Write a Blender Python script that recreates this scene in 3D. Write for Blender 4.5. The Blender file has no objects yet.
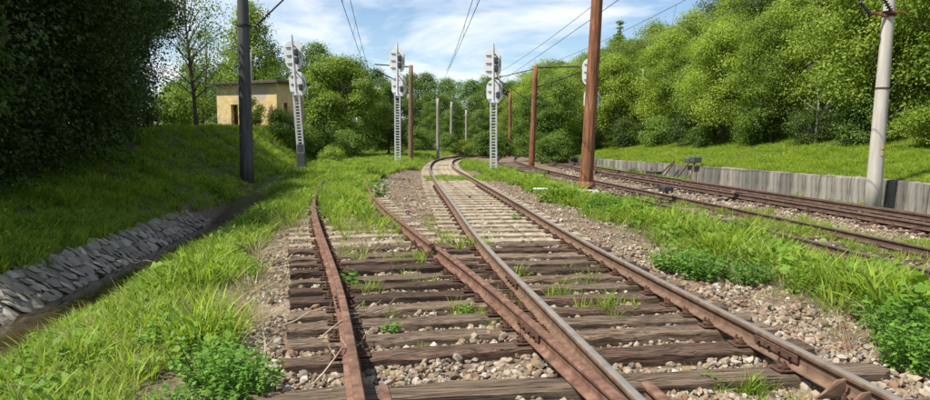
import bpy, math, random
import numpy as np
from mathutils import Vector, Matrix, noise

R = math.radians
rng = np.random.default_rng(11)
random.seed(5)
scene = bpy.context.scene
col = scene.collection

# ------------------------------------------------------------------ camera, sky, sun, exposure
CAM_H = 1.535                                    # eye height above the top of the rails (z = 0)
cam = bpy.data.cameras.new('camera')
cam.sensor_width = 36.0
cam.lens = 26.0
cam.clip_start = 0.05
cam.clip_end = 3000.0
cam_o = bpy.data.objects.new('camera', cam)
col.objects.link(cam_o)
cam_o.location = (0.0, 0.0, CAM_H)
cam_o.rotation_euler = (R(90 - 5.42), 0.0, 0.0)
scene.camera = cam_o

SUN_EL, SUN_AZ = 56.0, -25.0                       # azimuth: degrees ahead of straight left
sun_dir = Vector((-math.cos(R(SUN_EL)) * math.cos(R(SUN_AZ)), math.cos(R(SUN_EL)) * math.sin(R(SUN_AZ)), math.sin(R(SUN_EL))))
sun = bpy.data.lights.new('sun', 'SUN')
sun.energy = 5.0
sun.angle = R(0.53)
sun.color = (1.0, 0.95, 0.86)
sun_o = bpy.data.objects.new('sun', sun)
col.objects.link(sun_o)
sun_o.rotation_euler = sun_dir.to_track_quat('Z', 'Y').to_euler()

world = bpy.data.worlds.new('World')
scene.world = world
world.use_nodes = True
wn = world.node_tree
wn.nodes.clear()
w_out = wn.nodes.new('ShaderNodeOutputWorld')
w_bg = wn.nodes.new('ShaderNodeBackground')
w_bg.inputs['Strength'].default_value = 0.093
sky = wn.nodes.new('ShaderNodeTexSky')
sky.sky_type = 'NISHITA'
sky.sun_disc = False
sky.sun_elevation = R(SUN_EL)
sky.sun_rotation = R(-90 + SUN_AZ)
sky.air_density = 1.0
sky.dust_density = 0.25
sky.ozone_density = 2.5
tc = wn.nodes.new('ShaderNodeTexCoord')
sep = wn.nodes.new('ShaderNodeSeparateXYZ')
wn.links.new(tc.outputs['Generated'], sep.inputs[0])


def wmath(op, a, b):
    n = wn.nodes.new('ShaderNodeMath')
    n.operation = op
    for i, v in enumerate((a, b)):
        if isinstance(v, (int, float)):
            n.inputs[i].default_value = v
        elif v is not None:
            wn.links.new(v, n.inputs[i])
    return n.outputs[0]


zz = wmath('ADD', wmath('MAXIMUM', sep.outputs[2], 0.0), 0.16)
cx_ = wmath('DIVIDE', sep.outputs[0], zz)
cy_ = wmath('DIVIDE', sep.outputs[1], zz)
comb = wn.nodes.new('ShaderNodeCombineXYZ')
wn.links.new(cx_, comb.inputs[0])
wn.links.new(cy_, comb.inputs[1])
cn = wn.nodes.new('ShaderNodeTexNoise')
cn.inputs['Scale'].default_value = 0.95
cn.inputs['Detail'].default_value = 9.0
cn.inputs['Roughness'].default_value = 0.56
cn.inputs['Distortion'].default_value = 0.35
wn.links.new(comb.outputs[0], cn.inputs['Vector'])
cr = wn.nodes.new('ShaderNodeValToRGB')
cr.color_ramp.elements[0].position = 0.46
cr.color_ramp.elements[0].color = (0.0, 0.0, 0.0, 1)
cr.color_ramp.elements[1].position = 0.62
cr.color_ramp.elements[1].color = (0.92, 0.92, 0.92, 1)
wn.links.new(cn.outputs['Fac'], cr.inputs['Fac'])
cmix = wn.nodes.new('ShaderNodeMix')
cmix.data_type = 'RGBA'
wn.links.new(cr.outputs['Color'], cmix.inputs[0])
wn.links.new(sky.outputs['Color'], cmix.inputs[6])
cmix.inputs[7].default_value = (7.6, 7.8, 8.1, 1)
wn.links.new(cmix.outputs[2], w_bg.inputs['Color'])
wn.links.new(w_bg.outputs[0], w_out.inputs['Surface'])

scene.view_settings.view_transform = 'Standard'
scene.view_settings.look = 'None'
scene.view_settings.gamma = 1.0
scene.view_settings.exposure = 0.7
scene.render.engine = 'CYCLES'
scene.cycles.max_bounces = 6
scene.cycles.transparent_max_bounces = 4


# ------------------------------------------------------------------ node helpers
class NT:
    def __init__(self, name, rough=0.8, spec=0.3):
        self.m = bpy.data.materials.new(name)
        self.m.use_nodes = True
        self.t = self.m.node_tree
        self.b = self.t.nodes['Principled BSDF']
        self.out = self.t.nodes['Material Output']
        self.b.inputs['Roughness'].default_value = rough
        self.b.inputs['Specular IOR Level'].default_value = spec
        self._obj = None

    def n(self, typ, **kw):
        nd = self.t.nodes.new(typ)
        for k, v in kw.items():
            setattr(nd, k, v)
        return nd

    def link(self, a, b):
        self.t.links.new(a, b)

    def coords(self, kind='Object', scale=(1, 1, 1)):
        tcn = self.n('ShaderNodeTexCoord')
        mp = self.n('ShaderNodeMapping')
        mp.inputs['Scale'].default_value = scale
        self.link(tcn.outputs[kind], mp.inputs['Vector'])
        return mp.outputs['Vector']

    def noise(self, scale, detail=4, rough=0.6, vec=None, kind='Object', vscale=(1, 1, 1), dist=0.0):
        nd = self.n('ShaderNodeTexNoise')
        nd.inputs['Scale'].default_value = scale
        nd.inputs['Detail'].default_value = detail
        nd.inputs['Roughness'].default_value = rough
        nd.inputs['Distortion'].default_value = dist
        self.link(vec if vec is not None else self.coords(kind, vscale), nd.inputs['Vector'])
        return nd.outputs['Fac']

    def ramp(self, fac, stops):
        nd = self.n('ShaderNodeValToRGB')
        els = nd.color_ramp.elements
        while len(els) < len(stops):
            els.new(0.5)
        for e, (p, c) in zip(els, stops):
            e.position = p
            e.color = (c, c, c, 1) if isinstance(c, (int, float)) else (*c, 1)
        self.link(fac, nd.inputs['Fac'])
        return nd.outputs['Color']

    def mix(self, fac, a, b, blend='MIX'):
        nd = self.n('ShaderNodeMix', data_type='RGBA', blend_type=blend)
        for s, v in ((0, fac), (6, a), (7, b)):
            if isinstance(v, (int, float)):
                nd.inputs[s].default_value = v if s == 0 else (v, v, v, 1)
            elif isinstance(v, tuple):
                nd.inputs[s].default_value = (*v, 1)
            else:
                self.link(v, nd.inputs[s])
        return nd.outputs[2]

    def math(self, op, a, b=0.0):
        nd = self.n('ShaderNodeMath', operation=op)
        for i, v in enumerate((a, b)):
            if isinstance(v, (int, float)):
                nd.inputs[i].default_value = v
            else:
                self.link(v, nd.inputs[i])
        return nd.outputs[0]

    def attr(self, name, typ='GEOMETRY'):
        nd = self.n('ShaderNodeAttribute', attribute_name=name, attribute_type=typ)
        return nd.outputs['Fac']

    def objrand(self):
        if self._obj is None:
            self._obj = self.n('ShaderNodeObjectInfo').outputs['Random']
        return self._obj

    def bump(self, h, strength=0.5, dist=0.02):
        nd = self.n('ShaderNodeBump')
        nd.inputs['Strength'].default_value = strength
        nd.inputs['Distance'].default_value = dist
        self.link(h, nd.inputs['Height'])
        self.link(nd.outputs[0], self.b.inputs['Normal'])
        return nd.outputs[0]

    def base(self, c):
        if isinstance(c, tuple):
            self.b.inputs['Base Color'].default_value = (*c, 1)
        else:
            self.link(c, self.b.inputs['Base Color'])


def make_noisy(name, stops, scale=4, rough=0.8, spec=0.3, bump=0.4, bdist=0.01, vscale=(1, 1, 1), detail=6, metal=0.0, kind='Object', objvar=0.0):
    n = NT(name, rough, spec)
    f = n.noise(scale, detail, 0.62, kind=kind, vscale=vscale)
    c = n.ramp(f, stops)
    if objvar:
        k = n.math('ADD', n.math('MULTIPLY', n.objrand(), objvar), 1.0 - objvar / 2)
        c = n.mix(1.0, c, n.ramp(k, [(0, 0.0), (1.0, 1.0)]), 'MULTIPLY') if False else n.mix(n.math('MULTIPLY', n.objrand(), objvar), c, (0.02, 0.017, 0.014))
    n.base(c)
    n.b.inputs['Metallic'].default_value = metal
    if bump:
        n.bump(n.noise(scale * 3, 5, 0.7, kind=kind, vscale=vscale), bump, bdist)
    return n.m


def leaf_material(name, dark, light, transl=0.35, rough=0.55, inst=False, objvar=0.5, patch=0.5):
    n = NT(name, rough, 0.25)
    sh = n.attr('shade')
    r = n.attr('rnd', 'INSTANCER') if inst else n.objrand()
    f = n.math('ADD', n.math('MULTIPLY', sh, 0.62), n.math('MULTIPLY', r, 0.38))
    c = n.ramp(f, [(0.12, dark), (0.88, light)])
    n.base(c)
    tr = n.n('ShaderNodeBsdfTranslucent')
    n.link(n.mix(1.0, c, (1.0, 1.0, 0.55), 'MULTIPLY'), tr.inputs['Color'])
    mx = n.n('ShaderNodeMixShader')
    mx.inputs[0].default_value = transl
    n.link(n.b.outputs[0], mx.inputs[1])
    n.link(tr.outputs[0], mx.inputs[2])
    n.link(mx.outputs[0], n.out.inputs['Surface'])
    return n.m


# ------------------------------------------------------------------ materials
M = {}
M['rust_rail'] = make_noisy('rusty_rail', [(0.3, (0.075, 0.038, 0.026)), (0.52, (0.15, 0.08, 0.054)), (0.75, (0.25, 0.15, 0.105))], 9, 0.8, 0.25, 0.35, 0.004)
M['brown_rail'] = make_noisy('brown_rail_side', [(0.3, (0.085, 0.05, 0.033)), (0.6, (0.17, 0.105, 0.068)), (0.8, (0.25, 0.155, 0.095))], 9, 0.8, 0.25, 0.35, 0.004)
M['worn_steel'] = make_noisy('worn_running_surface', [(0.3, (0.26, 0.225, 0.18)), (0.7, (0.40, 0.36, 0.30))], 6, 0.42, 0.5, 0.12, 0.002, vscale=(1, 1, 1), metal=0.55)
M['dark_rail'] = make_noisy('dark_rail_side', [(0.3, (0.05, 0.03, 0.023)), (0.7, (0.13, 0.078, 0.055))], 5, 0.8, 0.25, 0.3, 0.004)
M['dull_steel'] = make_noisy('dull_running_surface', [(0.3, (0.13, 0.11, 0.10)), (0.7, (0.24, 0.21, 0.2))], 5, 0.45, 0.5, 0.1, 0.002, metal=0.5)
M['iron'] = make_noisy('rusty_iron', [(0.3, (0.04, 0.022, 0.016)), (0.6, (0.105, 0.055, 0.034)), (0.8, (0.2, 0.11, 0.06))], 22, 0.85, 0.25, 0.5, 0.005)
M['black_iron'] = make_noisy('black_iron', [(0.3, (0.018, 0.017, 0.017)), (0.7, (0.06, 0.05, 0.045))], 8, 0.7, 0.3, 0.3, 0.004)


def wood_mat(name, dark, mid, light, objvar):
    n = NT(name, 0.85, 0.2)
    g = n.noise(7, 7, 0.68, vscale=(0.35, 7, 7), dist=0.3)
    g2 = n.noise(26, 4, 0.6, vscale=(0.16, 5, 5))
    big = n.noise(1.4, 3, 0.5)
    c = n.ramp(g, [(0.28, dark), (0.52, mid), (0.78, light)])
    c = n.mix(n.ramp(big, [(0.42, 0.0), (0.72, 0.5)]), c, n.mix(0.5, mid, light))
    crack = n.ramp(g2, [(0.37, 0.10), (0.49, 1.0)])
    c = n.mix(1.0, c, crack, 'MULTIPLY')
    sc = n.ramp(n.objrand(), [(0.0, tuple(1 - objvar for _ in range(3))), (0.55, (0.95, 0.92, 0.9)), (1.0, (1.0 + objvar, 1.0 + objvar, 1.0 + objvar))])
    c = n.mix(1.0, c, sc, 'MULTIPLY')
    n.base(c)
    n.bump(n.math('ADD', n.math('MULTIPLY', g, 0.5), n.ramp(g2, [(0.25, 0.0), (0.45, 1.0)])), 0.8, 0.012)
    return n.m


M['dark_wood'] = wood_mat('creosoted_timber', (0.032, 0.020, 0.014), (0.088, 0.055, 0.038), (0.22, 0.155, 0.108), 0.4)
M['grey_wood'] = wood_mat('weathered_timber', (0.055, 0.038, 0.027), (0.165, 0.118, 0.08), (0.36, 0.28, 0.20), 0.3)
M['pale_sleeper'] = make_noisy('pale_dusty_sleeper', [(0.3, (0.20, 0.155, 0.105)), (0.6, (0.36, 0.305, 0.215)), (0.8, (0.46, 0.40, 0.295))], 5, 0.9, 0.15, 0.4, 0.01, objvar=0.25)


def stone_mat(name, stops, inst, dark=0.0):
    n = NT(name, 0.85, 0.25)
    r = n.attr('rnd', 'INSTANCER') if inst else n.objrand()
    c = n.ramp(r, stops)
    f = n.noise(28, 5, 0.65)
    c = n.mix(1.0, c, n.ramp(f, [(0.3, 0.62), (0.7, 1.1)]), 'MULTIPLY')
    n.base(c)
    n.bump(f, 0.5, 0.006)
    return n.m


STONES = [(0.0, (0.27, 0.205, 0.13)), (0.2, (0.40, 0.33, 0.23)), (0.34, (0.17, 0.115, 0.075)), (0.46, (0.47, 0.41, 0.32)), (0.58, (0.16, 0.14, 0.12)),
          (0.72, (0.32, 0.225, 0.135)), (0.84, (0.20, 0.10, 0.065)), (0.93, (0.54, 0.49, 0.40)), (1.0, (0.22, 0.18, 0.14))]
M['stone_inst'] = stone_mat('ballast_stone_mix', STONES, True)
M['stone_obj'] = stone_mat('ballast_stone', STONES, False)
M['lining_stone'] = stone_mat('ditch_lining_stone', [(0, (0.17, 0.15, 0.115)), (0.35, (0.36, 0.32, 0.26)), (0.7, (0.25, 0.22, 0.175)), (0.9, (0.44, 0.40, 0.33)), (1.0, (0.42, 0.39, 0.33))], False)

n = NT('concrete_wall_panel', 0.9, 0.2)
f1 = n.noise(2.2, 7, 0.7, vscale=(3, 3, 0.22), kind='Object')
f2 = n.noise(5.0, 6, 0.6)
c = n.ramp(f1, [(0.30, (0.055, 0.05, 0.045)), (0.47, (0.19, 0.175, 0.15)), (0.75, (0.37, 0.34, 0.29))])
c = n.mix(n.ramp(f2, [(0.45, 0.0), (0.8, 0.6)]), c, (0.23, 0.215, 0.18))
c = n.mix(1.0, c, n.ramp(n.objrand(), [(0, 0.52), (0.5, 0.85), (1, 1.1)]), 'MULTIPLY')
n.base(c)
n.bump(f2, 0.4, 0.02)
M['wall_concrete'] = n.m

n = NT('pole_concrete', 0.9, 0.2)
f1 = n.noise(2.0, 6, 0.65, vscale=(3, 3, 0.3))
c = n.ramp(f1, [(0.3, (0.30, 0.275, 0.235)), (0.55, (0.43, 0.40, 0.35)), (0.8, (0.54, 0.51, 0.45))])
n.base(c)
n.bump(n.noise(30, 4), 0.3, 0.006)
M['pole_concrete'] = n.m
M['dark_concrete'] = make_noisy('dark_grey_concrete', [(0.3, (0.05, 0.05, 0.052)), (0.7, (0.12, 0.118, 0.12))], 2.5, 0.85, 0.25, 0.3, 0.01, vscale=(3, 3, 0.3))
M['footing'] = make_noisy('footing_concrete', [(0.3, (0.34, 0.31, 0.27)), (0.7, (0.60, 0.57, 0.51))], 6, 0.9, 0.2, 0.5, 0.02)

n = NT('rust_streaked_pole', 0.8, 0.25)
f1 = n.noise(3.0, 7, 0.7, vscale=(5, 5, 0.45), dist=0.6)
c = n.ramp(f1, [(0.30, (0.035, 0.02, 0.014)), (0.42, (0.13, 0.055, 0.028)), (0.56, (0.25, 0.11, 0.052)), (0.68, (0.36, 0.19, 0.10)), (0.8, (0.45, 0.30, 0.19))])
n.base(c)
n.bump(f1, 0.5, 0.01)
M['rust_pole'] = n.m
M['brown_pole'] = make_noisy('weathered_brown_pole', [(0.3, (0.09, 0.055, 0.035)), (0.7, (0.27, 0.17, 0.105))], 3, 0.85, 0.2, 0.3, 0.01, vscale=(3, 3, 0.4))
M['grey_pole'] = make_noisy('weathered_grey_pole', [(0.3, (0.2, 0.18, 0.15)), (0.7, (0.38, 0.35, 0.3))], 3, 0.85, 0.2, 0.3, 0.01, vscale=(3, 3, 0.4))
M['white_paint'] = make_noisy('weathered_white_paint', [(0.25, (0.74, 0.74, 0.72)), (0.6, (0.86, 0.86, 0.85))], 5, 0.5, 0.4, 0.1, 0.003)
M['grey_paint'] = make_noisy('pale_grey_paint', [(0.3, (0.46, 0.47, 0.48)), (0.7, (0.68, 0.69, 0.70))], 5, 0.5, 0.4, 0.1, 0.003)
M['dark_paint'] = make_noisy('dark_grey_paint', [(0.3, (0.035, 0.037, 0.04)), (0.7, (0.09, 0.09, 0.095))], 6, 0.6, 0.4, 0.1, 0.003)
M['porcelain'] = make_noisy('brown_porcelain', [(0.3, (0.02, 0.017, 0.016)), (0.7, (0.05, 0.04, 0.036))], 6, 0.25, 0.5, 0)
M['grey_glass'] = make_noisy('grey_insulator_glaze', [(0.3, (0.32, 0.34, 0.35)), (0.7, (0.5, 0.52, 0.53))], 6, 0.25, 0.5, 0)
M['wire'] = make_noisy('dull_copper_wire', [(0.3, (0.06, 0.06, 0.065)), (0.7, (0.12, 0.115, 0.115))], 3, 0.6, 0.4, 0)
M['yellow_paint'] = make_noisy('faded_yellow_paint', [(0.35, (0.42, 0.38, 0.28)), (0.55, (0.62, 0.46, 0.1))], 14, 0.8, 0.2, 0)

n = NT('yellow_render', 0.92, 0.15)
f1 = n.noise(0.55, 8, 0.68, dist=0.5)
f2 = n.noise(2.6, 6, 0.6)
c = n.ramp(f2, [(0.3, (0.52, 0.37, 0.16)), (0.6, (0.66, 0.52, 0.27)), (0.85, (0.72, 0.62, 0.42))])
br = n.n('ShaderNodeTexBrick')
n.link(n.coords('Object', (1, 1, 1)), br.inputs['Vector'])
br.inputs['Color1'].default_value = (0.36, 0.15, 0.09, 1)
br.inputs['Color2'].default_value = (0.44, 0.22, 0.14, 1)
br.inputs['Mortar'].default_value = (0.45, 0.38, 0.3, 1)
br.inputs['Scale'].default_value = 4.0
peel = n.ramp(f1, [(0.55, 0.0), (0.565, 1.0)])
c = n.mix(peel, c, br.outputs['Color'])
n.base(c)
n.bump(n.math('SUBTRACT', n.math('MULTIPLY', f2, 0.3), peel), 0.5, 0.03)
M['yellow_render'] = n.m
M['brick'] = make_noisy('exposed_brick', [(0.3, (0.26, 0.10, 0.065)), (0.7, (0.48, 0.25, 0.17))], 7, 0.9, 0.15, 0.6, 0.03)
M['roof_felt'] = make_noisy('dark_roof_felt', [(0.3, (0.055, 0.045, 0.04)), (0.7, (0.13, 0.11, 0.095))], 3, 0.9, 0.2, 0.3, 0.01)
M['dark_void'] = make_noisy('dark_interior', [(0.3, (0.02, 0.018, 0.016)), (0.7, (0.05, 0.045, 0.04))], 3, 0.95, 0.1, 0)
M['bark'] = make_noisy('bark', [(0.3, (0.045, 0.034, 0.026)), (0.7, (0.14, 0.11, 0.085))], 5, 0.95, 0.1, 0.7, 0.03, vscale=(2.5, 2.5, 0.5))
M['pale_bark'] = make_noisy('pale_bark', [(0.3, (0.16, 0.14, 0.12)), (0.7, (0.40, 0.37, 0.33))], 5, 0.9, 0.1, 0.5, 0.02, vscale=(2, 2, 0.6))
M['soil'] = make_noisy('dry_soil', [(0.3, (0.15, 0.11, 0.075)), (0.7, (0.34, 0.27, 0.19))], 9, 0.95, 0.1, 0.8, 0.03)
M['mortar'] = make_noisy('dirty_mortar', [(0.3, (0.13, 0.115, 0.088)), (0.7, (0.30, 0.27, 0.22))], 7, 0.95, 0.1, 0.8, 0.03)
M['twig'] = make_noisy('dry_twig', [(0.3, (0.2, 0.15, 0.10)), (0.7, (0.42, 0.35, 0.26))], 9, 0.9, 0.15, 0.2, 0.004)
M['petal'] = make_noisy('white_blossom', [(0.3, (0.62, 0.62, 0.5)), (0.7, (0.8, 0.8, 0.7))], 9, 0.7, 0.2, 0)

M['leaf_bright'] = leaf_material('spring_leaf', (0.085, 0.15, 0.020), (0.36, 0.47, 0.065), 0.5)
M['leaf_mid'] = leaf_material('mid_green_leaf', (0.055, 0.11, 0.018), (0.20, 0.31, 0.05), 0.46)
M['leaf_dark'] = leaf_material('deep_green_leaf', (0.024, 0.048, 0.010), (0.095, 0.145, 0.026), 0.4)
M['leaf_conifer'] = leaf_material('conifer_needle', (0.022, 0.038, 0.016), (0.06, 0.085, 0.034), 0.15)
M['leaf_weed'] = leaf_material('weed_leaf', (0.075, 0.18, 0.022), (0.19, 0.36, 0.05), 0.45)
M['grass'] = leaf_material('grass_blade', (0.11, 0.20, 0.022), (0.42, 0.53, 0.07), 0.5, inst=True)
M['grass_bank'] = leaf_material('bank_grass_blade', (0.11, 0.20, 0.018), (0.44, 0.56, 0.06), 0.52, inst=True)  # slightly stronger green blades shared by both banks
M['grass_dry'] = leaf_material('dry_grass_blade', (0.24, 0.20, 0.10), (0.46, 0.40, 0.24), 0.3, inst=True)
M['herb'] = leaf_material('herb_leaf', (0.09, 0.19, 0.018), (0.24, 0.38, 0.04), 0.45, inst=True)

n = NT('brown_water', 0.06, 0.5)
n.base(n.ramp(n.noise(2.5, 4), [(0.3, (0.022, 0.017, 0.009)), (0.7, (0.06, 0.044, 0.02))]))
n.bump(n.noise(9, 3, 0.5, vscale=(1, 0.5, 1)), 0.12, 0.01)
M['water'] = n.m

# ground: blended by the sheet's own cover attributes
n = NT('ground_cover', 0.95, 0.12)
fa = n.noise(14, 7, 0.7)
fb = n.noise(1.1, 5, 0.6)
vor = n.n('ShaderNodeTexVoronoi')
n.link(n.coords('Object'), vor.inputs['Vector'])
vor.inputs['Scale'].default_value = 24.0
grav = n.mix(0.6, n.ramp(fa, [(0.3, (0.085, 0.06, 0.042)), (0.55, (0.175, 0.13, 0.09)), (0.75, (0.28, 0.22, 0.16))]),  # gravel base darkened: shade in the gaps between stones is put into the colour
             n.ramp(n.n('ShaderNodeSeparateColor').outputs[0], [(0, 0.2), (1, 0.4)]) if False else n.ramp(n.math('MULTIPLY', vor.outputs['Color'], 1.0), [(0.2, (0.07, 0.05, 0.035)), (0.8, (0.26, 0.20, 0.14))]))
pale = n.ramp(fa, [(0.3, (0.115, 0.08, 0.05)), (0.6, (0.20, 0.15, 0.098)), (0.8, (0.30, 0.235, 0.165))])
soil = n.ramp(fa, [(0.3, (0.05, 0.05, 0.022)), (0.7, (0.13, 0.12, 0.055))])
turf = n.ramp(fa, [(0.3, (0.035, 0.055, 0.012)), (0.7, (0.12, 0.155, 0.03))])
c = n.mix(n.attr('w_grass'), n.mix(n.attr('w_pale'), grav, pale), n.mix(n.ramp(fb, [(0.42, 0.0), (0.58, 1.0)]), turf, soil))
c = n.mix(n.attr('w_mud'), c, (0.05, 0.04, 0.026))
n.base(c)
n.bump(fa, 0.8, 0.03)
M['ground'] = n.m


# ------------------------------------------------------------------ object helpers
def tag(o, label=None, cat=None, group=None, kind=None):
    if label:
        o['label'] = label
    if cat:
        o['category'] = cat
    if group:
        o['group'] = group
    if kind:
        o['kind'] = kind
    return o


def link(o, parent=None):
    col.objects.link(o)
    if parent is not None:
        o.parent = parent
    return o


def empty(name, loc, rz=0.0, label=None, cat=None, group=None, tilt=(0, 0)):
    o = bpy.data.objects.new(name, None)
    o.empty_display_size = 0.2
    o.location = loc
    o.rotation_euler = (tilt[0], tilt[1], rz)
    link(o)
    return tag(o, label, cat, group)


class MB:
    """Collects vertices and faces for ONE mesh object."""

    def __init__(self):
        self.v, self.f, self.mi = [], [], []

    def add(self, verts, faces, mi=0):
        o = len(self.v)
        self.v += [tuple(p) for p in verts]
        self.f += [tuple(i + o for i in fc) for fc in faces]
        self.mi += [mi] * len(faces)
        return self

    def box(self, c, size, rot=None, bev=0.0, mi=0, taper=1.0):
        x, y, z = (s / 2 for s in size)
        b = min(bev, x * .9, y * .9, z * .9)
        if b <= 0:
            vs = [(sx * x * (taper if sz > 0 else 1), sy * y * (taper if sz > 0 else 1), sz * z) for sz in (-1, 1) for sx, sy in ((-1, -1), (1, -1), (1, 1), (-1, 1))]
            fs = [(3, 2, 1, 0), (4, 5, 6, 7), (0, 1, 5, 4), (1, 2, 6, 5), (2, 3, 7, 6), (3, 0, 4, 7)]
        else:
            vs, fs = [], []
            rings = [(-z, b), (-z + b, 0), (z - b, 0), (z, b)]
            for (zz_, ins) in rings:
                tp = taper if zz_ > 0 else 1
                X, Y = (x - ins) * tp, (y - ins) * tp
                k = b if ins == 0 else b * .6
                for px, py in ((-X + k, -Y), (X - k, -Y), (X, -Y + k), (X, Y - k), (X - k, Y), (-X + k, Y), (-X, Y - k), (-X, -Y + k)):
                    vs.append((px, py, zz_))
            for r_ in range(3):
                for i in range(8):
                    j = (i + 1) % 8
                    fs.append((r_ * 8 + i, r_ * 8 + j, r_ * 8 + 8 + j, r_ * 8 + 8 + i))
            fs.append(tuple(range(7, -1, -1)))
            fs.append(tuple(range(24, 32)))
        mt = Matrix.Translation(c) @ (rot.to_4x4() if rot is not None else Matrix.Identity(4))
        return self.add([mt @ Vector(p) for p in vs], fs, mi)

    def tube(self, pts, rad, seg=8, mi=0, cap=True):
        pts = [Vector(p) for p in pts]
        rads = rad if isinstance(rad, (list, tuple)) else [rad] * len(pts)
        vs, fs = [], []
        up = None
        for i, p in enumerate(pts):
            d = (pts[min(i + 1, len(pts) - 1)] - pts[max(i - 1, 0)])
            d = d.normalized() if d.length > 0 else Vector((0, 0, 1))
            if up is None:
                up = d.orthogonal().normalized()
            up = (up - d * up.dot(d))
            up = up.normalized() if up.length > 1e-6 else d.orthogonal().normalized()
            sd = d.cross(up)
            for k in range(seg):
                a = 2 * math.pi * k / seg
                vs.append(p + (up * math.cos(a) + sd * math.sin(a)) * rads[i])
        for i in range(len(pts) - 1):
            for k in range(seg):
                k2 = (k + 1) % seg
                fs.append((i * seg + k, i * seg + k2, (i + 1) * seg + k2, (i + 1) * seg + k))
        if cap:
            fs.append(tuple(range(seg - 1, -1, -1)))
            fs.append(tuple((len(pts) - 1) * seg + k for k in range(seg)))
        return self.add(vs, fs, mi)

    def mesh(self, name, mats, smooth=False):
        me = bpy.data.meshes.new(name)
        me.from_pydata(self.v, [], self.f)
        for m in (mats if isinstance(mats, (list, tuple)) else [mats]):
            me.materials.append(m)
        me.polygons.foreach_set('material_index', self.mi)
        if smooth:
            me.polygons.foreach_set('use_smooth', [True] * len(self.f))
        me.update()
        return me

    def build(self, name, mats, parent=None, smooth=False):
        return link(bpy.data.objects.new(name, self.mesh(name, mats, smooth)), parent)


def inst(name, me, parent=None, loc=(0, 0, 0), rot=(0, 0, 0), scale=(1, 1, 1)):
    o = bpy.data.objects.new(name, me)
    o.location, o.rotation_euler = loc, rot
    o.scale = scale if isinstance(scale, (tuple, list)) else (scale,) * 3
    return link(o, parent)


def copy_tree(o, parent=None):
    c = o.copy()
    col.objects.link(c)
    c.parent = parent
    for ch in list(o.children):
        copy_tree(ch, c)
    return c


# ------------------------------------------------------------------ ground shape
TH = R(6.5)                                      # the tracks run 6.5 degrees left of the view axis
CS, SN = math.cos(TH), math.sin(TH)


def to_st(x, y):
    return x * CS + y * SN, -x * SN + y * CS


def to_xy(s, t):
    return s * CS - t * SN, s * SN + t * CS


def sstep(x, a, b):
    k = np.clip((x - a) / (np.asarray(b) - a + 1e-9), 0, 1)
    return k * k * (3 - 2 * k)


I = np.interp
WALL_S = 15.4


def wall_top(t):
    return I(t, [10, 19, 55, 80], [0.26, 0.2, -0.2, -0.25])


def bed_left(t):
    return I(t, [0, 4, 8, 15, 25, 40], [-1.15, -1.25, -1.5, -2.5, -3.2, -3.3])


def bed_right(t):
    return I(t, [0, 20, 45, 60], [4.15, 4.25, 5.7, 7.0])


MAIN_Y = [0, 4, 6.4, 10, 14.9, 21.3, 26, 34.6, 46, 52, 58, 66, 74, 84]
MAIN_X = [2.30, 1.77, 1.44, 0.985, 0.53, -0.06, -0.42, -1.02, -1.62, -1.75, -1.6, -0.4, 2.0, 6.0]


def main_drop(y):
    return -0.43 * sstep(y, 17, 50)


def main_s(t):
    return I(t, MAIN_Y, np.array(MAIN_X) * CS + np.array(MAIN_Y) * SN)


def ground_z(s, t):
    s, t = np.asarray(s, float), np.asarray(t, float)
    e0, e1 = bed_left(t), bed_right(t)
    z0 = -0.27 + 0.045 * sstep(t, 9.3, 11.0) + main_drop(t) * sstep(s, main_s(t) - 2.6, main_s(t) - 1.3)
    z = z0 + (-0.63 - z0) * sstep(s, e1, np.maximum(e1 + 1.4, 6.9))
    z = z - 0.12 * sstep(s, 13.9, 14.6)
    zt = wall_top(t) - 0.04
    up = zt + 0.16 * np.clip(s - 15.6, 0, 6.5) + 0.34 * np.clip(s - 22.1, 0, 30) * sstep(t, -5, 20)
    k = sstep(s, 15.42, 15.6)
    z = z * (1 - k) + up * k
    fd = 1 - sstep(t, 20, 26)
    dip = I(-s, [1.9, 2.6, 3.4, 3.9, 4.25, 9], [0, 0.10, 0.33, 0.55, 0.98, 0.98]) * fd
    z = z - dip
    b0 = I(t, [18, 28], [-5.15, -4.7])
    bz = I(t, [18, 28], [-1.03, -0.26])
    lining = 0.46 * sstep(-s, -b0, -b0 + 0.6) * fd
    slope = I(t, [5, 20, 32, 45], [0.22, 0.25, 0.55, 0.95])
    top = I(t, [0, 20, 45], [1.4, 1.6, 2.0])
    rise = np.minimum(np.clip(b0 - 0.6 * fd - s, 0, 90) * slope, top - bz)
    left = bz + lining + rise
    kl = sstep(-s, -b0 - 0.12, -b0)
    z = z * (1 - kl) + left * kl
    return z - 0.16 * sstep(-s, 4.95, 5.1) * (1 - sstep(-s, 5.72, 5.86)) * fd


def bumpy(x, y):
    return np.array([0.035 * noise.noise((a * 1.3, b * 1.3, 0.0)) + 0.06 * noise.noise((a * 0.33, b * 0.33, 7.0)) for a, b in zip(np.ravel(x), np.ravel(y))]).reshape(np.shape(x))


def off_bed(s, t):
    """1 on natural ground, 0 on the ballast beds."""
    e0, e1 = bed_left(t), bed_right(t)
    m1 = sstep(s, e0 - 0.4, e0 + 0.2) * (1 - sstep(s, e1 - 0.1, e1 + 0.5))
    m2 = sstep(s, 6.5, 7.1) * (1 - sstep(s, 13.7, 14.2))
    w = sstep(s, 15.2, 15.3) * (1 - sstep(s, 15.7, 15.9))
    d = sstep(-s, 3.9, 4.2) * (1 - sstep(-s, 5.7, 6.1)) * (1 - sstep(t, 20, 24))
    return np.clip(1 - m1 - m2 - w - d, 0, 1)


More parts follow.
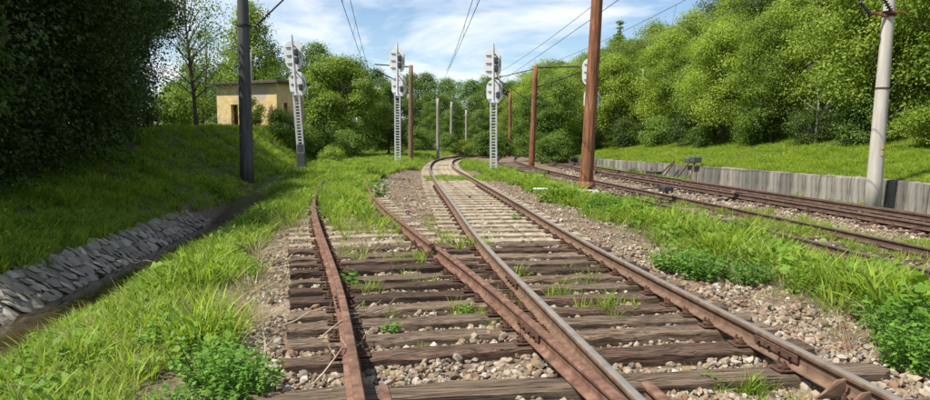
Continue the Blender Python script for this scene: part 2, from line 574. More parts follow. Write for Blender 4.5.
def H(x, y):
    s, t = to_st(x, y)
    z = float(ground_z(s, t))
    return z + float(off_bed(s, t)) * (0.035 * noise.noise((x * 1.3, y * 1.3, 0.0)) + 0.06 * noise.noise((x * 0.33, y * 0.33, 7.0)))


def Hs(x, y):
    s, t = to_st(x, y)
    return ground_z(s, t) + off_bed(s, t) * bumpy(x, y)


ss = np.concatenate([-np.geomspace(9, 420, 34)[::-1], np.arange(-8.9, 16.4, 0.14), np.geomspace(16.5, 420, 44)])
tt = np.concatenate([np.linspace(-40, 1.5, 24), np.arange(1.75, 14, 0.22), np.arange(14, 40, 0.6), np.geomspace(40.5, 900, 46)])
SS, TT = np.meshgrid(ss, tt)
GX, GY = to_xy(SS, TT)
GZ = ground_z(SS, TT) + off_bed(SS, TT) * bumpy(GX, GY)
nv_s, nv_t = len(ss), len(tt)
gme = bpy.data.meshes.new('ground')
idx = np.arange(nv_s * nv_t).reshape(nv_t, nv_s)
quads = np.stack([idx[:-1, :-1], idx[:-1, 1:], idx[1:, 1:], idx[1:, :-1]], -1).reshape(-1, 4)
gme.from_pydata(np.stack([GX, GY, GZ], -1).reshape(-1, 3).tolist(), [], quads.tolist())
gme.polygons.foreach_set('use_smooth', [True] * len(quads))
ob = off_bed(SS, TT)
wig = np.array([noise.noise((a * 0.8, b * 0.8, 3.0)) for a, b in zip(GX.ravel(), GY.ravel())]).reshape(GX.shape)
w_grass = np.clip(ob * 1.2 + 0.35 * wig * (ob > 0.05), 0, 1)
bare = ((SS > bed_left(TT) - 1.3) & (SS < bed_left(TT)) & (TT < 9)) * np.clip(0.75 + wig, 0, 1)
w_grass = np.clip(w_grass - bare * 0.8, 0, 1)
w_pale = np.clip(sstep(TT, 9.6, 12) * (SS < bed_right(TT) - .6) * (SS > 0.9 - .0 * TT) + 0.55 * (np.abs(SS - 10.5) < 1.1) + 0.0, 0, 1)
w_mud = np.clip(sstep(-SS, 4.0, 4.3) * (1 - sstep(-SS, 5.1, 5.3)) * (1 - sstep(TT, 20, 25)), 0, 1)
for nm, arr in (('w_grass', w_grass), ('w_pale', w_pale), ('w_mud', w_mud)):
    a = gme.attributes.new(nm, 'FLOAT', 'POINT')
    a.data.foreach_set('value', arr.ravel().astype(np.float32))
gme.materials.append(M['ground'])
gme.update()
ground = link(bpy.data.objects.new('ground', gme))
tag(ground, 'grassy railway ground with ballast beds and banks', None, None, 'structure')

# water in the ditch
mb = MB()
N = 60
for i in range(N):
    t_ = 0.5 + i * 23.0 / (N - 1)
    for s_ in (-5.32, -4.0):
        mb.v.append((*to_xy(s_, t_), -0.99))
for i in range(N - 1):
    mb.f.append((2 * i, 2 * i + 1, 2 * i + 3, 2 * i + 2))
    mb.mi.append(0)
water = mb.build('water', M['water'])
tag(water, 'shallow brown water lying in the stone-lined ditch', None, None, 'structure')


# ------------------------------------------------------------------ paths of the tracks
def smooth_path(ys, xs, step=0.35, y0=None, y1=None):
    ys, xs = np.array(ys, float), np.array(xs, float)
    h = np.diff(ys)
    n_ = len(ys)
    A, b = np.zeros((n_, n_)), np.zeros(n_)
    A[0, 0] = A[-1, -1] = 1
    for i in range(1, n_ - 1):
        A[i, i - 1], A[i, i], A[i, i + 1] = h[i - 1], 2 * (h[i - 1] + h[i]), h[i]
        b[i] = 6 * ((xs[i + 1] - xs[i]) / h[i] - (xs[i] - xs[i - 1]) / h[i - 1])
    m = np.linalg.solve(A, b)
    yy = np.arange(y0 if y0 is not None else ys[0], y1 if y1 is not None else ys[-1], step)
    k = np.clip(np.searchsorted(ys, yy) - 1, 0, n_ - 2)
    d, e = yy - ys[k], ys[k + 1] - yy
    xx = m[k] * e ** 3 / (6 * h[k]) + m[k + 1] * d ** 3 / (6 * h[k]) + (xs[k] / h[k] - m[k] * h[k] / 6) * e + (xs[k + 1] / h[k] - m[k + 1] * h[k] / 6) * d
    return np.stack([xx, yy], -1)


def offset(path, d):
    g = np.gradient(path, axis=0)
    g /= np.linalg.norm(g, axis=1)[:, None]
    nrm = np.stack([g[:, 1], -g[:, 0]], -1)
    return path + nrm * np.reshape(d, (-1, 1)) if np.ndim(d) else path + nrm * d


P_MAIN = smooth_path(MAIN_Y, MAIN_X)
P_SIDE = smooth_path([0, 3.9, 6.4, 9.55, 14.95, 23.4, 30.8, 40, 52], [1.0, 0.135, -0.42, -1.23, -2.60, -4.2, -5.2, -6.2, -7.0])
P_NEAR = smooth_path([-4, 4, 9.75, 17.5, 22.4, 31, 37, 46, 54, 62, 75, 90], [9.0, 8.18, 7.52, 6.6, 5.95, 4.82, 4.15, 3.45, 3.3, 3.8, 5.6, 8.8])
P_FAR = offset(P_NEAR, 4.05)
GA = 0.7535

PROF = [(-.0625, 0), (.0625, 0), (.0625, .010), (.014, .026), (.008, .042), (.008, .100), (.014, .111), (.034, .118), (.0355, .137), (.029, .147), (.012, .149),
        (-.012, .149), (-.029, .147), (-.0355, .137), (-.034, .118), (-.014, .111), (-.008, .100), (-.008, .042), (-.014, .026), (-.0625, .010)]
TOPF = {9, 10, 11}


def rail(path, z_top, mats, parent, name='rail', drop=None):
    mb = MB()
    g = np.gradient(path, axis=0)
    g /= np.linalg.norm(g, axis=1)[:, None]
    k = len(PROF)
    for (x, y), (gx, gy) in zip(path, g):
        wob = 0.004 * noise.noise((x * 0.4, y * 0.4, 9.0))
        for l, zp in PROF:
            mb.v.append((x + gy * l, y - gx * l, z_top - 0.149 + zp + wob + (float(drop(y)) if drop else 0)))
    for i in range(len(path) - 1):
        for j in range(k):
            j2 = (j + 1) % k
            mb.f.append((i * k + j, i * k + j2, (i + 1) * k + j2, (i + 1) * k + j))
            mb.mi.append(1 if j in TOPF else 0)
    mb.f.append(tuple(range(k - 1, -1, -1)))
    mb.f.append(tuple((len(path) - 1) * k + j for j in range(k)))
    mb.mi += [0, 0]
    return mb.build(name, mats, parent)


def sleeper_mesh(name, L, W, Ht, mat, seed, rough=1.0):
    r_ = random.Random(seed)
    mb = MB()
    nx = 15
    ring = [(-W / 2, -Ht), (W / 2, -Ht), (W / 2, -.018), (W / 2 - .018, 0), (W * .2, 0), (-W * .2, 0), (-W / 2 + .018, 0), (-W / 2, -.018)]
    for i in range(nx):
        x = -L / 2 + L * i / (nx - 1)
        for j, (y, z) in enumerate(ring):
            jj = 0.009 * rough
            ends = 1.0 if 0 < i < nx - 1 else 0.5
            dy, dz = r_.uniform(-jj, jj), r_.uniform(-jj, jj * .5) - (0.012 * rough * r_.random() if j in (3, 6) else 0)
            if r_.random() < .06 * rough and j in (2, 3, 6, 7):
                dz -= .025
            mb.v.append((x + r_.uniform(-.02, .02) * rough * (1.6 - ends), y + dy, z + dz))
    k = len(ring)
    for i in range(nx - 1):
        for j in range(k):
            j2 = (j + 1) % k
            mb.f.append((i * k + j, (i + 1) * k + j, (i + 1) * k + j2, i * k + j2))
            mb.mi.append(0)
    mb.f.append(tuple(range(k)))
    mb.f.append(tuple((nx - 1) * k + j for j in range(k - 1, -1, -1)))
    mb.mi += [0, 0]
    return mb.mesh(name, mat)


DARK = [sleeper_mesh('sleeper', 2.5, 0.25, 0.19, M['dark_wood'] if i % 3 else M['grey_wood'], 40 + i, 1.3) for i in range(9)]
PALE = [sleeper_mesh('sleeper', 2.5, 0.235, 0.15, M['pale_sleeper'], 80 + i, 0.8) for i in range(3)]


def plate_mesh():
    mb = MB()
    mb.box((0, 0, 0.007), (0.31, 0.15, 0.014), bev=0.004)
    for sx in (-1, 1):
        mb.box((sx * 0.088, 0, 0.026), (0.05, 0.11, 0.026), bev=0.006)
        for sy in (-0.032, 0.036):
            mb.tube([(sx * 0.098, sy, 0.03), (sx * 0.098, sy, 0.052)], 0.019, 6)
            mb.tube([(sx * 0.098, sy, 0.05), (sx * 0.098, sy, 0.075)], 0.010, 6)
        mb.tube([(sx * 0.135, 0.02 * sx, 0.012), (sx * 0.135, 0.02 * sx, 0.034)], 0.014, 6)
    return mb.mesh('tie_plate', M['iron'])


PLATE = plate_mesh()


def path_at(path, y):
    x = float(np.interp(y, path[:, 1], path[:, 0]))
    i = int(np.clip(np.searchsorted(path[:, 1], y), 1, len(path) - 2))
    g = path[i + 1] - path[i - 1]
    return x, math.atan2(-g[0], g[1])


def lay_sleepers(track, path, ys, meshes, z, L=2.5, shift=0.0, plates_to=0.0, jit=1.0, extra=None):
    for k, y in enumerate(ys):
        x, a = path_at(path, y)
        l, sh = (L(y), shift(y)) if callable(L) else (L, shift)
        a2 = a + R(random.uniform(-1.1, 1.1)) * jit
        cx, cy = x + math.cos(a) * sh, y + math.sin(a) * sh
        dz = float(main_drop(y)) if path is P_MAIN else 0.0
        sl = inst('sleeper', random.choice(meshes), track, (cx, cy, z + dz + random.uniform(-.012, .004) * jit), (R(random.uniform(-.8, .8)) * jit, R(random.uniform(-.25, .25)) * jit, a2), (l / 2.5, random.uniform(.93, 1.07), 1))
        if y < plates_to:
            for sd in (-1, 1):
                inst('tie_plate', PLATE, sl, ((sd * GA - sh) / (l / 2.5), 0, 0.003), (0, 0, R(random.uniform(-2, 2))), (2.5 / l, 1, 1))


def seg(path, y0, y1):
    return path[(path[:, 1] >= y0) & (path[:, 1] <= y1)]


# main track: worn steel rails
main = empty('railway_track', (0, 0, 0), 0, 'railway track with shiny worn rails running from lower right into the distance', 'railway track')
rail(seg(offset(P_MAIN, -GA), 2.6, 82), 0.0, [M['brown_rail'], M['worn_steel']], main, 'rail', main_drop)
rail(seg(offset(P_MAIN, GA), 2.6, 82), 0.0, [M['brown_rail'], M['worn_steel']], main, 'rail', main_drop)
ys_m = [2.9, 3.45, 4.0, 4.68, 5.28, 5.80, 6.22, 6.62] + [7.12 + .5 * i for i in range(8)]


def turn_len(y):
    return 2.18 if y < 8.5 else 2.5


def turn_shift(y):
    return 0.16 if y < 8.5 else 0.0


lay_sleepers(main, P_MAIN, ys_m[4:], DARK, -0.166, turn_len, turn_shift, 12)
lay_sleepers(main, P_MAIN, list(np.arange(11.1, 62, 0.62)), PALE, -0.170, 2.45, 0.0, 24, 0.6)
# long timbers that carry both tracks at the crossing
for y in ys_m[:4]:
    x, a = path_at(P_MAIN, y)
    sl = inst('sleeper', random.choice(DARK), main, (x - 0.87, y - 0.10, -0.168), (R(random.uniform(-.6, .6)), 0, a + R(random.uniform(-.8, .8))), (4.55 / 2.5, random.uniform(.95, 1.1), 1))
    for c_ in (-GA + .87, GA + .87):
        inst('tie_plate', PLATE, sl, (c_ / 1.82, 0, 0.003), (0, 0, 0), (1 / 1.82, 1, 1))
# check rail end beside the left shiny rail, braces on the right rail
chk = rail(seg(offset(P_MAIN, -GA + 0.15), 2.6, 4.15), -0.002, [M['rust_rail'], M['rust_rail']], main, 'check_rail')
for yy in (3.98, 4.20):
    mb = MB()
    x, a = path_at(P_MAIN, yy)
    px = x + GA - 0.10
    v = [(px + .055, yy, -0.02), (px + .055, yy, -0.14), (px - .15, yy - .02, -0.145), (px - .10, yy - .02, -0.11), (px, yy, -.03)]
    th = 0.022
    mb.add([(p[0], p[1] - th / 2, p[2]) for p in v] + [(p[0], p[1] + th / 2, p[2]) for p in v],
           [(4, 3, 2, 1, 0), (5, 6, 7, 8, 9)] + [(i, (i + 1) % 5, 5 + (i + 1) % 5, 5 + i) for i in range(5)])
    mb.build('rail_brace', M['brown_rail'], main)
# fish plates at the rail joints
fish = []
for pth, yj, mt in ((offset(P_MAIN, -GA), 7.4, M['brown_rail']), (offset(P_MAIN, GA), 5.0, M['brown_rail']), (offset(P_SIDE, -GA), 6.48, M['rust_rail']), (offset(P_SIDE, GA), 5.52, M['rust_rail'])):
    x, a = path_at(pth, yj)
    mb = MB()
    for sd in (-1, 1):
        mb.box((sd * 0.024, 0, -0.075), (0.022, 0.55, 0.062), bev=0.005)
        for k in range(4):
            mb.tube([(sd * 0.03, -.2 + k * .133, -0.075), (sd * 0.058, -.2 + k * .133, -0.075)], 0.016, 6)
    fish.append((mb.mesh('fish_plate', M['iron']), x, yj, a))

# rusty siding
side = empty('railway_siding', (0, 0, 0), 0, 'rusty overgrown siding with reddish rails and rotten sleepers curving into grass', 'railway track')
for k, (me, x, yj, a) in enumerate(fish):
    inst('fish_plate', me, main if k < 2 else side, (x, yj, 0 if k < 2 else -.004), (0, 0, a))
pr = seg(offset(P_SIDE, GA), 2.7, 9.55)
rail(pr, -0.004, [M['rust_rail'], M['rust_rail']], side)
pr2 = seg(offset(P_SIDE, GA - 0.014), 9.56, 44)
rail(pr2, -0.012, [M['rust_rail'], M['rust_rail']], side)
rail(seg(offset(P_SIDE, -GA), 2.7, 44), -0.004, [M['rust_rail'], M['rust_rail']], side)
rail(seg(offset(P_SIDE, -GA + 0.155), 2.7, 4.3), -0.012, [M['rust_rail'], M['rust_rail']], side, 'check_rail')
lay_sleepers(side, P_SIDE, [5.30, 5.78, 6.25, 6.72, 7.2, 7.7, 8.22, 8.74, 9.24, 9.75, 10.3], DARK, -0.172,
             lambda y: 2.25 if y < 7.8 else 2.5, lambda y: -0.14 if y < 7.8 else 0.0, 11.5, 1.6)
lay_sleepers(side, P_SIDE, list(np.arange(10.95, 34, 0.64)), PALE + DARK[:1], -0.180, 2.5, 0.0, 16, 1.6)

# the two tracks on the right
near_t = empty('railway_track', (0, 0, 0), 0, 'nearer of the two dark tracks behind the weedy strip on the right', 'railway track')
far_t = empty('railway_track', (0, 0, 0), 0, 'farther dark track running along the foot of the concrete wall', 'railway track')
RZ = -0.395
for root, p in ((near_t, P_NEAR), (far_t, P_FAR)):
    for d in (-GA, GA):
        rail(seg(offset(p, d), 2, 84), RZ, [M['dark_rail'], M['dull_steel']], root)
    lay_sleepers(root, p, list(np.arange(5.5, 56, 0.64)), DARK, RZ - 0.168, 2.5, 0, 20, 1.0)
mb = MB()
for d in (-GA + .16, GA - .16):
    pass
rail(seg(offset(P_FAR, GA - 0.17), 12, 30), RZ - 0.004, [M['dark_rail'], M['dark_rail']], far_t, 'check_rail')
rail(seg(offset(P_FAR, -GA + 0.17), 12, 30), RZ - 0.004, [M['dark_rail'], M['dark_rail']], far_t, 'check_rail')


# ------------------------------------------------------------------ scatter helper (stuff only)
def template(name, me):
    return bpy.data.objects.new(name, me)


def scatter(name, label, cat, pts, rots, scl, idxs, templates, rnd=None):
    n_ = len(pts)
    me = bpy.data.meshes.new(name)
    me.from_pydata(np.asarray(pts, float).tolist(), [], [])
    a = me.attributes.new('rot', 'FLOAT_VECTOR', 'POINT')
    a.data.foreach_set('vector', np.asarray(rots, np.float32).ravel())
    a = me.attributes.new('scl', 'FLOAT_VECTOR', 'POINT')
    a.data.foreach_set('vector', np.asarray(scl, np.float32).ravel())
    a = me.attributes.new('idx', 'INT', 'POINT')
    a.data.foreach_set('value', np.asarray(idxs, np.int32))
    a = me.attributes.new('rnd', 'FLOAT', 'POINT')
    a.data.foreach_set('value', np.asarray(rnd if rnd is not None else rng.random(n_), np.float32))
    o = link(bpy.data.objects.new(name, me))
    tag(o, label, cat, None, 'stuff')
    ng = bpy.data.node_groups.new(name, 'GeometryNodeTree')
    ng.interface.new_socket('Geometry', in_out='INPUT', socket_type='NodeSocketGeometry')
    ng.interface.new_socket('Geometry', in_out='OUTPUT', socket_type='NodeSocketGeometry')
    gi, go = ng.nodes.new('NodeGroupInput'), ng.nodes.new('NodeGroupOutput')
    g2i = ng.nodes.new('GeometryNodeGeometryToInstance')
    for tpl in reversed(templates):
        oi = ng.nodes.new('GeometryNodeObjectInfo')
        oi.inputs['Object'].default_value = tpl
        oi.inputs['As Instance'].default_value = False
        ng.links.new(oi.outputs['Geometry'], g2i.inputs[0])
        if tpl is not templates[0]:
            pass
    # one Geometry-to-Instance per template, joined in order
    ng.nodes.remove(g2i)
    join = ng.nodes.new('GeometryNodeJoinGeometry')
    infos = [nd for nd in ng.nodes if nd.bl_idname == 'GeometryNodeObjectInfo']
    for oi in infos:
        gg = ng.nodes.new('GeometryNodeGeometryToInstance')
        ng.links.new(oi.outputs['Geometry'], gg.inputs[0])
        ng.links.new(gg.outputs[0], join.inputs[0])

    def named(nm, typ):
        nd = ng.nodes.new('GeometryNodeInputNamedAttribute')
        nd.data_type = typ
        nd.inputs['Name'].default_value = nm
        return nd.outputs['Attribute']

    iop = ng.nodes.new('GeometryNodeInstanceOnPoints')
    iop.inputs['Pick Instance'].default_value = True
    e2r = ng.nodes.new('FunctionNodeEulerToRotation')
    ng.links.new(named('rot', 'FLOAT_VECTOR'), e2r.inputs[0])
    ng.links.new(gi.outputs[0], iop.inputs['Points'])
    ng.links.new(join.outputs[0], iop.inputs['Instance'])
    ng.links.new(named('idx', 'INT'), iop.inputs['Instance Index'])
    ng.links.new(e2r.outputs[0], iop.inputs['Rotation'])
    ng.links.new(named('scl', 'FLOAT_VECTOR'), iop.inputs['Scale'])
    ng.links.new(iop.outputs[0], go.inputs[0])
    md = o.modifiers.new('scatter', 'NODES')
    md.node_group = ng
    return o


# ------------------------------------------------------------------ ballast
def stone_mesh(seed, mat, name='ballast_stone', flat=0.72):
    r_ = random.Random(seed)
    t = (1 + 5 ** .5) / 2
    vs = [Vector(p).normalized() for p in ((-1, t, 0), (1, t, 0), (-1, -t, 0), (1, -t, 0), (0, -1, t), (0, 1, t), (0, -1, -t), (0, 1, -t), (t, 0, -1), (t, 0, 1), (-t, 0, -1), (-t, 0, 1))]
    fs = [(0, 11, 5), (0, 5, 1), (0, 1, 7), (0, 7, 10), (0, 10, 11), (1, 5, 9), (5, 11, 4), (11, 10, 2), (10, 7, 6), (7, 1, 8), (3, 9, 4), (3, 4, 2), (3, 2, 6), (3, 6, 8), (3, 8, 9), (4, 9, 5), (2, 4, 11), (6, 2, 10), (8, 6, 7), (9, 8, 1)]
    ax = Vector((r_.uniform(.8, 1.25), r_.uniform(.7, 1.0), flat * r_.uniform(.75, 1.15)))
    out = []
    for v in vs:
        k = r_.uniform(.72, 1.15)
        out.append((v.x * ax.x * k, v.y * ax.y * k, v.z * ax.z * k))
    mb = MB()
    mb.add(out, fs)
    return mb.mesh(name, mat)


ST_I = [template('stone_shape', stone_mesh(i, M['stone_inst'])) for i in range(7)]
ST_O = [stone_mesh(20 + i, M['stone_obj']) for i in range(7)]


def sample(s0, s1, t0, t1, dens, keep=None):
    n_ = int((s1 - s0) * (t1 - t0) * dens)
    s, t = rng.uniform(s0, s1, n_), rng.uniform(t0, t1, n_)
    if keep is not None:
        k = rng.random(n_) < keep(s, t)
        s, t = s[k], t[k]
    return s, t


def on_m_bed(s, t):
    return ((s > bed_left(t) - 0.25 * rng.random(len(s))) & (s < bed_right(t) + 0.5 * rng.random(len(s)))).astype(float)


parts = []
for a_, b_, dens, k_ in ((2.6, 6.2, 620, 1.0), (6.2, 10.5, 380, .95), (10.5, 18, 150, .9), (18, 34, 60, 1.0)):
    s, t = sample(-2.0, 5.2, a_, b_, dens, on_m_bed)
    sz = rng.lognormal(math.log(0.0235), 0.33, len(s)) * k_
    parts.append((s, t, np.clip(sz, .009, .055)))
s, t = sample(6.8, 14.2, 7, 18, 110)
parts.append((s, t, rng.lognormal(math.log(0.03), 0.3, len(s))))
s, t = sample(6.8, 14.2, 18, 42, 45)
parts.append((s, t, rng.lognormal(math.log(0.036), 0.3, len(s))))
s, t = np.concatenate([p[0] for p in parts]), np.concatenate([p[1] for p in parts])
sz = np.concatenate([p[2] for p in parts])
# pile some against the sleepers' flanks
x, y = to_xy(s, t)
z = Hs(x, y) + sz * rng.uniform(0.1, 0.8, len(s)) + 0.028 * (np.sin(x * 5.1) * np.cos(y * 4.3)) * (s < 6)
scatter('ballast_gravel', 'loose beige and grey ballast gravel spread between the sleepers of all tracks', 'gravel', np.stack([x, y, z], -1),
        rng.uniform(0, 6.28, (len(s), 3)) * [0.15, 0.15, 1], np.stack([sz] * 3, -1) * rng.uniform(.8, 1.2, (len(s), 3)), rng.integers(0, 7, len(s)), ST_I)
# the largest stones in front: each its own piece of the ground
taken = []
for k in range(260):
    while True:
        s1, t1 = random.uniform(-1.1, 4.4), random.uniform(3.55, 5.5)
        x, y = to_xy(s1, t1)
        bad = any(abs(y - yy - (s1 - 1.9) * 0.0) < .15 for yy in ())
        if not bad:
            break
    r_ = random.uniform(.026, .046)
    zt = H(x, y)
    inst('ballast_stone', random.choice(ST_O), ground, (x, y, zt + r_ * .45), (random.uniform(-.4, .4), random.uniform(-.4, .4), random.uniform(0, 6.28)), r_)

# ------------------------------------------------------------------ ditch lining: every stone a piece
lining = empty('stone_lining', (*to_xy(-5.5, 10), -1.0), 0, 'sloping rough grey stone lining on the far side of the ditch', 'stone lining')
bed = MB()
N = 50
L0 = Vector(lining.location)
for i in range(N):
    t_ = 3 + i * 21.0 / (N - 1)
    fd = float(1 - sstep(t_, 20, 26))
    z0 = float(ground_z(-5.2, t_))
    for s_, zz_ in ((-5.13, -1.08), (-5.80, -1.0 + .47 * fd), (-6.0, -1.03 + .40 * fd), (-5.4, -1.3)):
        bed.v.append(tuple(Vector((*to_xy(s_, t_), zz_ + (0 if t_ < 19 else (t_ - 19) * .03))) - L0))
for i in range(N - 1):
    for j in range(4):
        j2 = (j + 1) % 4
        bed.f.append((4 * i + j, 4 * i + j2, 4 * i + 4 + j2, 4 * i + 4 + j))
        bed.mi.append(0)
bed.build('mortar_bed', M['mortar'], lining)
LST = [stone_mesh(60 + i, M['lining_stone'], 'stone', .45) for i in range(8)]
rest = MB()
n_l = 0
for t_ in np.arange(5.9, 22.5, 0.165):
    fd = float(1 - sstep(t_, 20, 26))
    for row in range(4):
        f_ = (row + .5 + random.uniform(-.25, .25)) / 4
        s_ = -5.16 - .64 * f_
        zz_ = -1.06 + .48 * fd * f_ + .05 + random.uniform(-.012, .018) + (0 if t_ < 19 else (t_ - 19) * .03)
        p = Vector((*to_xy(s_, t_ + random.uniform(-.07, .07)), zz_)) - L0
        w_ = random.uniform(.075, .125)
        rot = (R(random.uniform(-9, 9)), R(36 + random.uniform(-9, 9)), TH + R(random.uniform(-32, 32)))
        scl = (w_ * 1.55, w_ * random.uniform(.75, 1.2), w_ * .75)
        me = random.choice(LST)
        if n_l < 280:
            inst('stone', me, lining, p, rot, scl)
        else:
            mt = Matrix.LocRotScale(p, Matrix.Rotation(rot[2], 3, 'Z') @ Matrix.Rotation(rot[1], 3, 'Y') @ Matrix.Rotation(rot[0], 3, 'X'), Vector(scl))
            rest.add([mt @ v.co for v in me.vertices], [tuple(q.vertices) for q in me.polygons])
        n_l += 1
tag(rest.build('small_stones', M['lining_stone'], lining), kind='stuff')

# ------------------------------------------------------------------ retaining wall
wall = empty('retaining_wall', (*to_xy(WALL_S, 30), -0.7), TH, 'long low stained concrete retaining wall of upright panels below the grass bank', 'retaining wall')
PAN = []
for i in range(5):
    r_ = random.Random(i)
    mb = MB()
    mb.box((0, 0, 0.5), (0.26, 0.80, 1.0), bev=0.02)
    me = mb.mesh('panel', M['wall_concrete'])
    for v in me.vertices:
        if v.co.z > .9:
            v.co.z += r_.uniform(-.03, .015)
            v.co.y += r_.uniform(-.015, .015)
            v.co.x += 0.08
    PAN.append(me)
for k, t_ in enumerate(np.arange(9.0, 78, 0.812)):
    top = float(wall_top(t_))
    base = -0.85
    o = inst('panel', PAN[k % 5], wall, (random.uniform(-.02, .02), t_ - 30, base + 0.7), (R(random.uniform(-.8, .8)), R(random.uniform(-1, 1)), R(random.uniform(-1.5, 1.5))), (1, 1, top - base + random.uniform(-.02, .02)))

# ------------------------------------------------------------------ tufts, weeds
def leaf_quads(P, Nn, size, aspect=0.55, droop=0.0, rs=None):
    """numpy: diamond leaves at P with normals Nn -> verts, faces"""
    rs = rs or rng
    n_ = len(P)
    rv = rs.normal(size=(n_, 3))
    a = np.cross(Nn, rv)
    a /= np.linalg.norm(a, axis=1)[:, None] + 1e-9
    b = np.cross(Nn, a)
    sz_ = np.reshape(size, (-1, 1))
    v0 = P - a * sz_ * .5
    v1 = P + b * sz_ * aspect * .5 - a * sz_ * .05
    v2 = P + a * sz_ * .5 - Nn * sz_ * .12
    v3 = P - b * sz_ * aspect * .5 - a * sz_ * .05
    return np.stack([v0, v1, v2, v3], 1).reshape(-1, 3)


def quads_mesh(name, V, shade, mat):
    n_ = len(V) // 4
    me = bpy.data.meshes.new(name)
    me.vertices.add(len(V))
    me.vertices.foreach_set('co', np.asarray(V, np.float32).ravel())
    me.loops.add(len(V))
    me.loops.foreach_set('vertex_index', np.arange(len(V), dtype=np.int32))
    me.polygons.add(n_)
    me.polygons.foreach_set('loop_start', np.arange(0, len(V), 4, dtype=np.int32))
    me.update(calc_edges=True)
    a = me.attributes.new('shade', 'FLOAT', 'POINT')
    a.data.foreach_set('value', np.repeat(np.asarray(shade, np.float32), 4))
    me.materials.append(mat)
    return me


def tuft_mesh(name, blades, seed, width, spread, bend, mat, hvar=.45):
    r_ = np.random.default_rng(seed)
    V, F, S = [], [], []
    for b in range(blades):
        a = r_.uniform(0, 6.283)
        rad = spread * math.sqrt(r_.random())
        bx, by = rad * math.cos(a), rad * math.sin(a)
        a2 = a + r_.normal(0, .8)
        h = 1 - hvar * r_.random()
        bd = bend * r_.uniform(.25, 1.3)
        w = width * r_.uniform(.7, 1.3)
        fa_ = a2 + r_.uniform(-1, 1) + 1.57
        wx, wy = math.cos(fa_) * w, math.sin(fa_) * w
        o = len(V)
        for q, ww in ((0, 1), (.4, .9), (.75, .6)):
            off = bd * q ** 2
            X, Y, Z = bx + math.cos(a2) * off, by + math.sin(a2) * off, h * (q - .18 * bd * q * q)
            V += [(X - wx * ww, Y - wy * ww, Z), (X + wx * ww, Y + wy * ww, Z)]
        V.append((bx + math.cos(a2) * bd, by + math.sin(a2) * bd, h * (1 - .25 * bd)))
        F += [(o, o + 1, o + 3, o + 2), (o + 2, o + 3, o + 5, o + 4), (o + 4, o + 5, o + 6)]
        S += [r_.random()] * 7
    me = bpy.data.meshes.new(name)
    me.from_pydata(V, [], F)
    at = me.attributes.new('shade', 'FLOAT', 'POINT')
    at.data.foreach_set('value', np.asarray(S, np.float32))
    me.materials.append(mat)
    return me


def plant_mesh(name, stems, leaves, seed, spread, leaf, mat, hvar=.4, aspect=.6, dome=0.6):
    """leafy weed of unit height: stems with leaves up their length"""
    r_ = np.random.default_rng(seed)
    P, Nn = [], []
    for s_ in range(stems):
        a, rad = r_.uniform(0, 6.283), spread * math.sqrt(r_.random())
        h = (1 - hvar * r_.random()) * (1 - dome * .55 * (rad / spread) ** 2)
        bx, by = rad * math.cos(a) * .5, rad * math.sin(a) * .5
        tx, ty = rad * math.cos(a) + r_.normal(0, .03), rad * math.sin(a) + r_.normal(0, .03)
        for l in range(leaves):
            q = .12 + .88 * (l + r_.random()) / leaves
            la = r_.uniform(0, 6.283)
            ro = leaf * r_.uniform(.2, .8) * (1.15 - .5 * q)
            P.append((bx + (tx - bx) * q + math.cos(la) * ro, by + (ty - by) * q + math.sin(la) * ro, h * q))
            nn = np.array((math.cos(la) * .5, math.sin(la) * .5, 1.0)) + r_.normal(0, .35, 3)
            Nn.append(nn / np.linalg.norm(nn))
    P, Nn = np.array(P), np.array(Nn)
    V = leaf_quads(P, Nn, leaf * r_.uniform(.6, 1.25, len(P)), aspect, rs=r_)
    return quads_mesh(name, V, np.clip(r_.normal(.5, .22, len(P)), 0, 1), mat)


T_GRASS = [template('grass_tuft', tuft_mesh('grass_tuft', 16, i, .016, .16, .55, M['grass'])) for i in range(4)]
T_HERB = [template('herb_tuft', plant_mesh('herb_tuft', 6, 7, 50 + i, .4, .2, M['herb'])) for i in range(2)]
T_TALL = [template('seeding_grass', tuft_mesh('seeding_grass', 7, 20 + i, .008, .12, .4, M['grass_dry'], .5)) for i in range(2)]
T_BANK = [template('bank_tuft', tuft_mesh('bank_tuft', 18, 30 + i, .024, .3, .6, M['grass_bank'])) for i in range(3)]
T_DRY = [template('dry_tuft', tuft_mesh('dry_tuft', 16, 90 + i, .009, .3, 1.25, M['grass_dry'], .4)) for i in range(3)]


def wob(x, y, f, seed):
    return np.array([noise.noise((a * f, b * f, seed)) for a, b in zip(x, y)])


def grass_points(s, t, h0, hv, tmpl_weights):
    x, y = to_xy(s, t)
    w = wob(x, y, 0.55, 5.0)
    h = h0 * np.clip(1 + .55 * wob(x, y, 1.6, 15.0), .35, 1.7) * np.where((s > -4.9) & (t < 22), np.interp(-s, [2.6, 3.7], [1.0, .55]), 1.0) * (1 + hv * w) * rng.uniform(.65, 1.25, len(s))
    z = Hs(x, y) - 0.02
    n_ = len(s)
    rots = np.stack([rng.normal(0, .14, n_), rng.normal(0, .14, n_), rng.uniform(0, 6.28, n_)], -1)
    sc = np.stack([h * rng.uniform(.85, 1.3, n_)] * 2 + [h], -1)
    idxs = rng.choice(len(tmpl_weights), n_, p=np.array(tmpl_weights) / sum(tmpl_weights))
    rnd = np.clip(.5 + .5 * wob(x, y, 0.9, 2.0) + .35 * wob(x, y, 3.1, 4.0) + rng.normal(0, .2, n_), 0, 1)
    return np.stack([x, y, z], -1), rots, sc, idxs, rnd


def cat_pts(lst):
    return [np.concatenate([l[i] for l in lst]) for i in range(5)]


def soft(s, a, b, w=.35):
    return sstep(s, a - w, a + w) * (1 - sstep(s, b - w, b + w))


